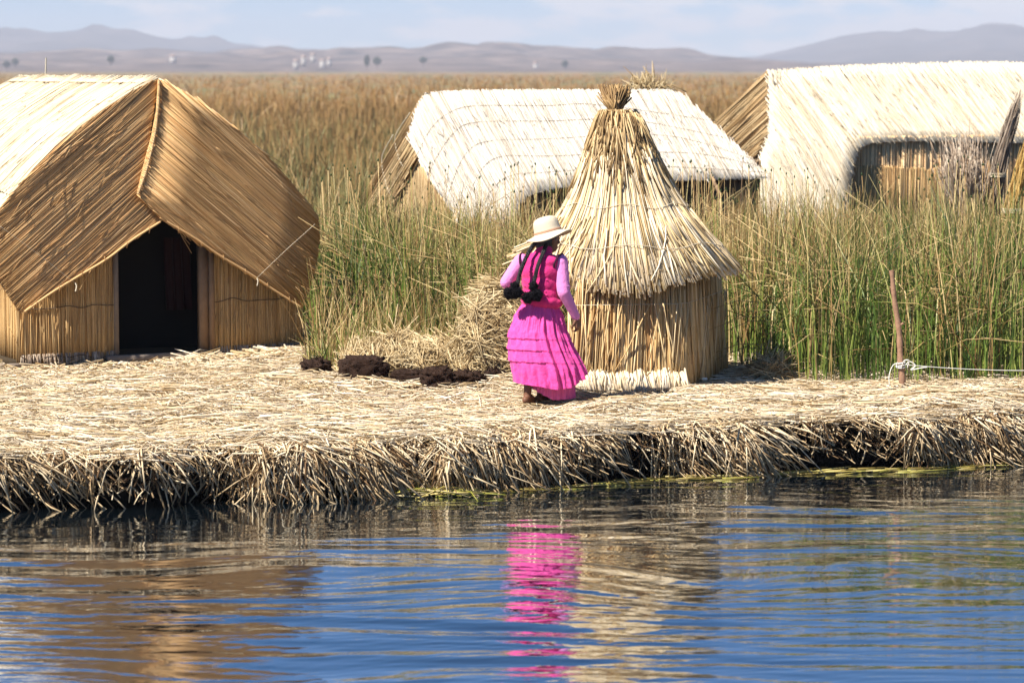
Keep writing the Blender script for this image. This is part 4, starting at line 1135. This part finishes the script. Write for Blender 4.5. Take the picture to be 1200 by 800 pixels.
# houses and trees on the far shore
def house(px, w, h, k):
    Y = 2600 + 60 * k; c = at(px, 82, Y); c[2] = 7 + (k % 3) * 3.0
    e = empty('far_house', c, 'tiny white house on the far shore under the pale hills', 'house', 'white houses on the far shore')
    s = Y / F
    a = Acc(); a.box(c + [0, 0, h * s / 2 - 2], (w * s, 6, h * s + 4)); a.build('wall', M['white_wall'], e, smooth=False)
    a = Acc(); W_ = w * s / 2 + .4; z = h * s
    v = np.array([[-W_, -3.6, z], [W_, -3.6, z], [W_, 3.6, z], [-W_, 3.6, z], [-W_, 0, z + 1.4], [W_, 0, z + 1.4]]) + c + [0, 0, .05]
    a.add(v, [[0, 1, 5, 4], [2, 3, 4, 5], [3, 2, 1, 0]], [[0, 4, 3], [1, 2, 5]]); a.build('roof', M['tin_roof'], e, smooth=False)
    for q in (-.2, .22):
        a = Acc(); a.box(c + [w * s * q, -3.03, h * s * .5], (.9, .1, 1.1)); a.build('window', M['dark_pane'], e, smooth=False)


for k, (px, w, h) in enumerate([(347, 6, 5), (356, 5, 6), (367, 5, 5), (378, 6, 6), (386, 5, 4), (203, 7, 4), (628, 6, 3)]): house(px, w, h, k)


def far_tree(px, w, h, k):
    Y = 2500 + 45 * k; c = at(px, 82, Y); c[2] = 5 + (k % 3) * 2; s = Y / F; H_ = h * s; W_ = w * s
    e = empty('far_tree', c, 'tiny dark tree on the far shore under the pale hills', 'tree', 'dark trees on the far shore')
    a = Acc(); cord(a, [c - [0, 0, 3], c + [0, 0, H_ * .3], c + [.2, 0, H_ * .7]], .35, 6); a.build('trunk', M['bark'], e)
    r = np.random.default_rng(k + 300); n = 420
    th = r.uniform(0, 6.28, n); z = r.random(n); q = np.sin(np.clip(z * .9 + .1, 0, 1) * math.pi) ** .6 * r.random(n) ** .5
    p = c + np.stack([np.cos(th) * q * W_ / 2, np.sin(th) * q * W_ / 2, H_ * (.18 + .85 * z)], 1)
    d1 = r.normal(size=(n, 3)); d1 /= np.linalg.norm(d1, axis=1, keepdims=True); d2 = np.cross(d1, r.normal(size=(n, 3))); d2 /= np.linalg.norm(d2, axis=1, keepdims=True)
    sz = .09 * W_ + .3; V = np.stack([p - d1 * sz, p + d2 * sz * .7, p + d1 * sz, p - d2 * sz * .7], 1)
    a = Acc(); a.add(V.reshape(-1, 3), np.arange(n * 4).reshape(-1, 4)); a.build('crown', M['far_leaf'], e)


for k, (px, w, h) in enumerate([(430, 7, 14), (442, 10, 9), (130, 8, 8), (8, 9, 7), (18, 8, 8), (496, 9, 7), (662, 8, 8)]): far_tree(px, w, h, k)

# ------------------------------------------------------------------ haze
a = Acc(); a.box((0, 4250, 70), (11000, 8700, 144))
hz, nt, b = material('haze')
nt.nodes.remove(b); pv = nt.nodes.new('ShaderNodeVolumePrincipled'); pv.inputs['Color'].default_value = (.82, .86, 1.0, 1); pv.inputs['Density'].default_value = .00017
pv.inputs['Anisotropy'].default_value = .0
nt.links.new(pv.outputs[0], [n for n in nt.nodes if n.type == 'OUTPUT_MATERIAL'][0].inputs['Volume'])
tag(a.build('haze', hz, smooth=False), 'thin blue haze over the lake', None, None, 'stuff')

# ------------------------------------------------------------------ the woman
fp = gz(640, 472, Z0); PX = fp.copy(); PX[2] = Z0 + .005
woman = empty('person', PX, 'woman in a pink skirt, crimson vest and pale hat walking away on the straw', 'person')


def tapered(bm, p, q, r0, r1, seg=14):
    p, q = Vector(p), Vector(q); d = (q - p); L = d.length; rot = d.to_track_quat('Z', 'Y').to_matrix().to_4x4()
    bmesh.ops.create_cone(bm, cap_ends=True, segments=seg, radius1=r0, radius2=r1, depth=L, matrix=Matrix.Translation((p + q) / 2) @ rot)
    for c, r in ((p, r0), (q, r1)): bmesh.ops.create_icosphere(bm, subdivisions=2, radius=r, matrix=Matrix.Translation(c))


def ell(bm, c, r, rot=None):
    m = Matrix.Translation(Vector(c)) @ (rot.to_4x4() if rot else Matrix.Identity(4)) @ Matrix.Diagonal((*r, 1))
    bmesh.ops.create_icosphere(bm, subdivisions=3, radius=1, matrix=m)


def fuse(bm, name, mat, parent, voxel=.006, smooth=4):
    me = bpy.data.meshes.new(name + '_raw'); bm.to_mesh(me); bm.free()
    o = bpy.data.objects.new('raw', me); COL.objects.link(o)
    r = o.modifiers.new('r', 'REMESH'); r.mode = 'VOXEL'; r.voxel_size = voxel; r.use_smooth_shade = True
    s = o.modifiers.new('s', 'SMOOTH'); s.iterations = smooth; s.factor = .5
    bpy.context.view_layer.update()
    ev = o.evaluated_get(bpy.context.evaluated_depsgraph_get())
    m2 = bpy.data.meshes.new_from_object(ev); m2.name = name
    bpy.data.objects.remove(o)
    m2.polygons.foreach_set('use_smooth', np.ones(len(m2.polygons), bool))
    m2.materials.clear(); m2.materials.append(mat)
    ob = bpy.data.objects.new(name, m2); link(ob, parent)
    return ob


YAW = math.radians(-28)             # facing away and a little to the right
Rz = Matrix.Rotation(YAW, 3, 'Z')
def tr(x, y, z, c=(-.05, 0)):       # torso frame (x right, y forward) -> person frame
    v = Rz @ Vector((x, y, 0)); return Vector((v.x + c[0], v.y + c[1], z))


shR, elR, wrR = Vector((.115, -.045, 1.165)), Vector((.145, -.085, .925)), Vector((.245, -.01, .715))
shL, elL, wrL = Vector((-.205, .03, 1.165)), Vector((-.325, .05, .995)), Vector((-.235, .24, .91))
ankA, ankB = Vector((-.155, -.06, .075)), Vector((-.045, .09, .075))
hips = (Vector((-.11, .03, .74)), Vector((.0, .0, .74)))
kneA, kneB = Vector((-.13, .02, .43)), Vector((-.02, .13, .43))


def torso(bm, k=1.0, lo=.78):
    e = Matrix.Rotation(YAW, 3, 'Z')
    for z, rx, ry, rz in ((.80, .150 if k > 1 else .125, .115 if k > 1 else .10, .12), (.90, .145, .112, .12), (1.0, .150, .115, .13), (1.09, .165, .120, .12), (1.16, .165, .105, .085)):
        if z >= lo: ell(bm, tr(0, .0, z), (rx * k, ry * k, rz * (1 + (k - 1) * .5)), e)
    ell(bm, tr(-.10, -.01, 1.175), (.075 * k, .07 * k, .06), e); ell(bm, tr(.10, -.01, 1.175), (.075 * k, .07 * k, .06), e)


bm = bmesh.new(); torso(bm, .93)
tapered(bm, tr(0, .0, 1.18), Vector((-.005, .03, 1.27)), .062, .052)
hd = Vector((.012, .05, 1.345)); HY = math.radians(-52); hr = Matrix.Rotation(HY, 3, 'Z')
ell(bm, hd, (.078, .098, .108), hr)
hp = lambda x, y, z: hd + hr @ Vector((x, y, z))
ell(bm, hp(0, .035, -.055), (.056, .058, .055), hr)                    # jaw
ell(bm, hp(0, .103, -.012), (.013, .02, .022), hr); tapered(bm, hp(0, .094, .03), hp(0, .112, -.018), .009, .012, 8)    # nose
ell(bm, hp(0, .088, -.058), (.024, .014, .008), hr); ell(bm, hp(0, .086, -.071), (.02, .013, .008), hr)    # lips
for s in (-1, 1):
    ell(bm, hp(s * .03, .088, .012), (.014, .010, .009), hr)            # eye
    ell(bm, hp(s * .031, .086, .030), (.022, .012, .007), hr)           # brow
    ell(bm, hp(s * .042, .070, -.018), (.025, .022, .02), hr)           # cheek
    ell(bm, hp(s * .079, -.002, -.005), (.010, .020, .030), hr)         # ear
for s_, e_, w_2 in ((shR, elR, wrR), (shL, elL, wrL)):
    tapered(bm, s_, e_, .048, .038); tapered(bm, e_, w_2, .038, .026)
for h_, k_, an in ((hips[0], kneA, ankA), (hips[1], kneB, ankB)):
    tapered(bm, h_, k_, .085, .056); tapered(bm, k_, k_ + (an - k_) * .35, .046, .050); tapered(bm, k_ + (an - k_) * .35, an, .048, .031)
    f_ = Rz @ Vector((0, 1, 0)); rgt = Rz @ Vector((1, 0, 0))
    heel = an + Vector((0, 0, -.045)) - f_ * .03
    ell(bm, heel, (.03, .034, .032), Rz); tapered(bm, an - Vector((0, 0, .02)), an + f_ * .10 + Vector((0, 0, -.05)), .036, .024); tapered(bm, heel, an + f_ * .12 + Vector((0, 0, -.058)), .028, .026)
    for k in range(5): tapered(bm, an + f_ * .12 + rgt * (k - 2) * .015 + Vector((0, 0, -.060)), an + f_ * (.165 - .008 * abs(k - 1)) + rgt * (k - 2) * .017 + Vector((0, 0, -.064)), .010, .008, 8)


def hand(bm, wr, d, n_, flip):
    """palm, four curled fingers and a thumb; d along the hand, n_ the way the palm faces"""
    d = d.normalized(); n_ = (n_ - d * n_.dot(d)).normalized(); s = d.cross(n_) * flip
    for k in range(5): tapered(bm, wr + s * (k - 2) * .005, wr + d * .075 + s * (k - 2) * .0155, .015, .0125, 8)
    for k, L in enumerate((.058, .068, .064, .050)):
        b_ = wr + d * .078 + s * (k - 1.5) * .0195; m1 = b_ + (d * .85 + n_ * .45) * L * .48; m2 = m1 + (d * .35 + n_ * .9) * L * .34; m3 = m2 + (d * -.25 + n_ * .9) * L * .28
        tapered(bm, b_, m1, .0092, .0086, 8); tapered(bm, m1, m2, .0086, .008, 8); tapered(bm, m2, m3, .008, .0066, 8)
    b_ = wr + d * .022 - s * .028; m1 = b_ + (d * .7 - s * .6 + n_ * .35) * .034; m2 = m1 + (d * .85 + n_ * .5) * .028
    tapered(bm, b_, m1, .012, .0105, 8); tapered(bm, m1, m2, .010, .008, 8)


hand(bm, wrR + (wrR - elR).normalized() * .01, Vector((.22, .12, -.95)), Vector((-.8, .5, 0)), 1)
hand(bm, wrL + (wrL - elL).normalized() * .01, Vector((.75, .6, -.1)), Vector((.3, -.3, -.9)), -1)
body = fuse(bm, 'body', M['skin'], woman, .0042, 3)

# sleeves
for s_, e_, w_2 in ((shR, elR, wrR), (shL, elL, wrL)):
    bm = bmesh.new(); e2 = e_ + (e_ - (s_ + w_2) / 2).normalized() * .006; ax = (e_ - s_); ex = (w_2 - e_)
    tapered(bm, s_ + Vector((0, 0, .005)), e2, .066, .054); tapered(bm, e2, w_2, .054, .036)
    for t in (.35, .6, .85): ell(bm, s_ + ax * t, (.062 - .004 * t, .060, .022), ax.to_track_quat('Z', 'Y').to_matrix())
    for t in (.1, .3, .5, .72): ell(bm, e_ + ex * t, (.0535 - .017 * t, .0515 - .016 * t, .018), ex.to_track_quat('Z', 'Y').to_matrix())
    fuse(bm, 'sleeve', M['sleeve'], woman, .006, 3)
# vest
bm = bmesh.new(); torso(bm, 1.10, .88)
e = Matrix.Rotation(YAW, 3, 'Z')
ell(bm, tr(0, 0, .845), (.172, .130, .085), e); ell(bm, tr(.02, .03, .83), (.168, .13, .075), e); ell(bm, tr(0, .07, 1.06), (.145, .09, .10), e)
tapered(bm, tr(0, -.005, 1.17), Vector((-.012, .012, 1.262)), .095, .068)
rf_ = np.random.default_rng(9)
for k in range(9):                       # drawn folds across the back
    z = .86 + k * .024; x0 = rf_.uniform(-.12, .02); ln = rf_.uniform(.08, .16)
    tapered(bm, tr(x0, -.118 + .25 * x0 * x0 * 3, z + .02), tr(x0 + ln, -.112 + .9 * (x0 + ln) ** 2, z - .012), .004, .003, 8)
vest = fuse(bm, 'vest', M['vest'], woman, .006, 14)
for c, ax, r1, r2_ in ((shR + Vector((-.012, -.0, -.005)), (elR - shR), .078, .092), (shL + Vector((.018, 0, -.005)), (elL - shL), .075, .088)):
    q = (ax.normalized() * .35 + (Vector((1, -.4, 0)) if c.x > 0 else Vector((-1, .4, 0))).normalized()).normalized().to_track_quat('Z', 'Y').to_matrix()
    th = np.linspace(0, 6.283, 40); pts = np.array([list(c + q @ Vector((r2_ * math.cos(t), r1 * math.sin(t), 0.0))) for t in th]) + PX
    a = Acc(); a.sticks(pts[None], .0085, [.5], sides=6); a.build('trim', M['trim'], vest)

# skirt: gathered at the waist, tucked in tiers, pleats on the right
zr = np.array([.835, .80, .72, .60, .45, .30, .17, .08, .02]); cxr = np.array([-.058, -.058, -.066, -.075, -.045, .005, .028, .032, .034]); rxr = np.array([.128, .150, .195, .232, .266, .297, .303, .300, .298])
nph = 360
ph = np.linspace(0, 2 * math.pi, nph, endpoint=False)
side = np.cos(ph)                           # -1 left, +1 right
facing = np.clip(-np.sin(ph), 0, 1)         # 1 towards the lake
hem = .145 + .09 * np.clip(side, 0, 1) ** 2 - .045 * facing * np.clip(side + .2, 0, 1) + .03 * np.clip(-side, 0, 1)
zrow = []
tucks = (.540, .447, .350)
base = np.linspace(0, 1, 130)
P_ = []
wgt = 1 / (1 + np.exp(-(side + .06) * 16))  # where the pleats are: right of the flat back panel
pleat = (1.3 * np.abs(np.cos(ph * 9.5 + .6)) - .8) + .25 * np.cos(ph * 34 + 2) + .18 * np.cos(ph * 13)
gath = .5 * np.cos(ph * 46 + .4) + .4 * np.cos(ph * 33 + 1.1) + .3 * np.cos(ph * 71)
for q in base:
    z = .835 + (hem - .835) * q
    cx = np.interp(-z, -zr, cxr); rx = np.interp(-z, -zr, rxr)
    amp = np.interp(q, [0, .2, .5, 1], [.004, .012, .022, .030])
    r = rx + pleat * amp * (.18 + .9 * wgt) + gath * .0075 * np.clip(1 - q * 2.2, 0, 1) + .006 * noise2(ph * 7, np.full(nph, q * 5), 401, .7) + .002 * noise2(ph * 16, np.full(nph, q * 14), 402, .8)
    st = np.zeros(nph)
    for tz in tucks:
        tzz = tz + .002 * np.sin(ph * 5) - .02 * np.clip(side, 0, 1)
        d = z - tzz; st += np.where((d > 0) & (d < .085), .011 * (1 - d / .085) * (1 - .65 * np.clip(side * 2 + .1, 0, 1)), 0)
    r = r + st
    P_.append(np.stack([cx + r * np.cos(ph), .01 + r * np.sin(ph) * .80, z], 1))
P_ = np.array(P_) + PX
a = Acc(); a.grid(P_, wrap=True)
inner = P_[::-1].copy(); cc = np.array([PX[0], PX[1], 0]); inner[:, :, :2] += (cc[:2] - inner[:, :, :2]) * .03
a.grid(inner[:115], wrap=True)
a.build('skirt', M['skirt'], woman)
ph = np.linspace(0, 2 * math.pi, 120, endpoint=False); P_ = []
for q in np.linspace(0, 1, 14):
    z = .30 + (.035 + .03 * np.clip(-np.cos(ph), 0, 1) * 3 - .30) * q; r = .21 + .02 * q + .012 * np.cos(ph * 19)
    P_.append(np.stack([.055 + r * .80 * np.cos(ph), .05 + r * .82 * np.sin(ph), z], 1) + PX)
a = Acc(); a.grid(np.array(P_), wrap=True); a.build('underskirt', M['underskirt'], woman)

# hair and hat
bm = bmesh.new(); ell(bm, hd - (hr @ Vector((0, .018, -.012))), (.086, .098, .100), hr); ell(bm, hd + Vector((-.03, -.035, -.05)), (.07, .055, .06)); fuse(bm, 'hair', M['hair'], woman, .006, 2)
hc = Vector((.018, .02, 1.392)); hq = (Matrix.Rotation(math.radians(-15), 3, 'Y') @ Matrix.Rotation(math.radians(-4), 3, 'X'))
prof = [(.193, -.012), (.190, -.006), (.17, .0), (.14, .006), (.118, .014), (.112, .03), (.109, .06), (.106, .09), (.098, .118), (.080, .138), (.05, .149), (.02, .152), (.0005, .152)]
th = np.linspace(0, 2 * math.pi, 72, endpoint=False)
def hatring(r, z, lift=0):
    wv = np.clip((r - .11) / .08, 0, 1); zz_ = z + wv * (.012 * np.cos(2 * th + .6) + .006 * np.cos(3 * th + 2)) - wv * .012
    rr_ = r * (1 + .02 * np.cos(2 * th + 1))
    l = np.stack([rr_ * np.cos(th), rr_ * 1.06 * np.sin(th), zz_ + lift], 1)
    return np.array([list(hc + hq @ Vector(v)) for v in l]) + PX
a = Acc(); outer = np.array([hatring(*p) for p in prof]); inn = np.array([hatring(max(r - .006, .0004), z, -.006) for r, z in prof])
a.grid(outer, wrap=True); a.grid(inn[:, ::-1], wrap=True); a.grid(np.array([inn[0], outer[0]]), wrap=True)
hat = a.build('hat', M['hat'], woman)
a = Acc(); bnd = np.array([hatring(.1165, .018), hatring(.1175, .024), hatring(.1155, .036), hatring(.110, .038)]); a.grid(bnd, wrap=True); a.build('hat_band', M['band'], hat)
# braids with tassels
def px_l(x, y, d): return np.array([(x - 640) / 142.3, d, (473 - y) / 142.3])
for path, poms in (([px_l(628, 284, -.05), px_l(622, 290, -.10), px_l(613, 308, -.155), px_l(608, 322, -.165), px_l(606, 332, -.168)], [(px_l(597, 342, -.175), .052), (px_l(605, 341, -.18), .050), (px_l(603, 334, -.175), .036)]),
                   ([px_l(640, 286, -.04), px_l(637, 293, -.11), px_l(630, 310, -.165), px_l(627, 322, -.17), px_l(625, 332, -.172)], [(px_l(618, 347, -.18), .050), (px_l(628, 344, -.185), .053), (px_l(625, 334, -.18), .038)])):
    pth = cord(Acc(), np.array(path) + PX, .01, 4, 24)
    T = np.gradient(pth, axis=0); T /= np.linalg.norm(T, axis=1, keepdims=True); n1 = np.cross(T, [0, 1., 0]); n1 /= np.linalg.norm(n1, axis=1, keepdims=True); n2 = np.cross(T, n1)
    t = np.linspace(0, 1, len(pth)) * 2 * math.pi * 11; a = Acc()
    for k in range(3):
        w = t + k * 2 * math.pi / 3
        a.sticks((pth + n1 * (.010 * np.sin(w))[:, None] + n2 * (.006 * np.sin(2 * w))[:, None])[None], np.linspace(.0095, .0075, len(pth))[None], [.5], sides=7)
    br = a.build('braid', M['hair'], woman)
    a = Acc(); r = np.random.default_rng(77)
    for c, rad in poms:
        n = 1500; d = r.normal(size=(n, 3)); d /= np.linalg.norm(d, axis=1, keepdims=True); c_ = c + PX; L = rad * (r.uniform(.75, 1.12, n) * (1 + .14 * np.sin(d[:, 0] * 5 + c[0] * 90) * np.cos(d[:, 2] * 6)))[:, None]
        a.sticks(np.stack([c_ + d * L * .3, c_ + d * L * .8, c_ + d * L + r.normal(0, .003, (n, 3))], 1), .0022, r.random(n))
        u = np.linspace(0, 6.283, 16, endpoint=False); v = np.linspace(-1.57, 1.57, 9); U_, V_ = np.meshgrid(u, v); a.grid(c_ + .72 * rad * np.stack([np.cos(V_) * np.cos(U_), np.cos(V_) * np.sin(U_), np.sin(V_)], -1), wrap=True)
    a.build('tassel', M['pom'], br)

# ------------------------------------------------------------------ render settings
S.view_settings.view_transform = 'Standard'; S.view_settings.look = 'None'
S.view_settings.gamma = 1; S.view_settings.exposure = 1.05
S.render.engine = 'CYCLES'
c = S.cycles
c.max_bounces = 6; c.diffuse_bounces = 3; c.glossy_bounces = 3; c.transmission_bounces = 2; c.volume_bounces = 0
c.caustics_reflective = False; c.caustics_refractive = False
c.use_denoising = True
try:
    c.denoiser = 'OPENIMAGEDENOISE'; c.denoising_input_passes = 'RGB_ALBEDO_NORMAL'; c.denoising_prefilter = 'ACCURATE'
except Exception: pass
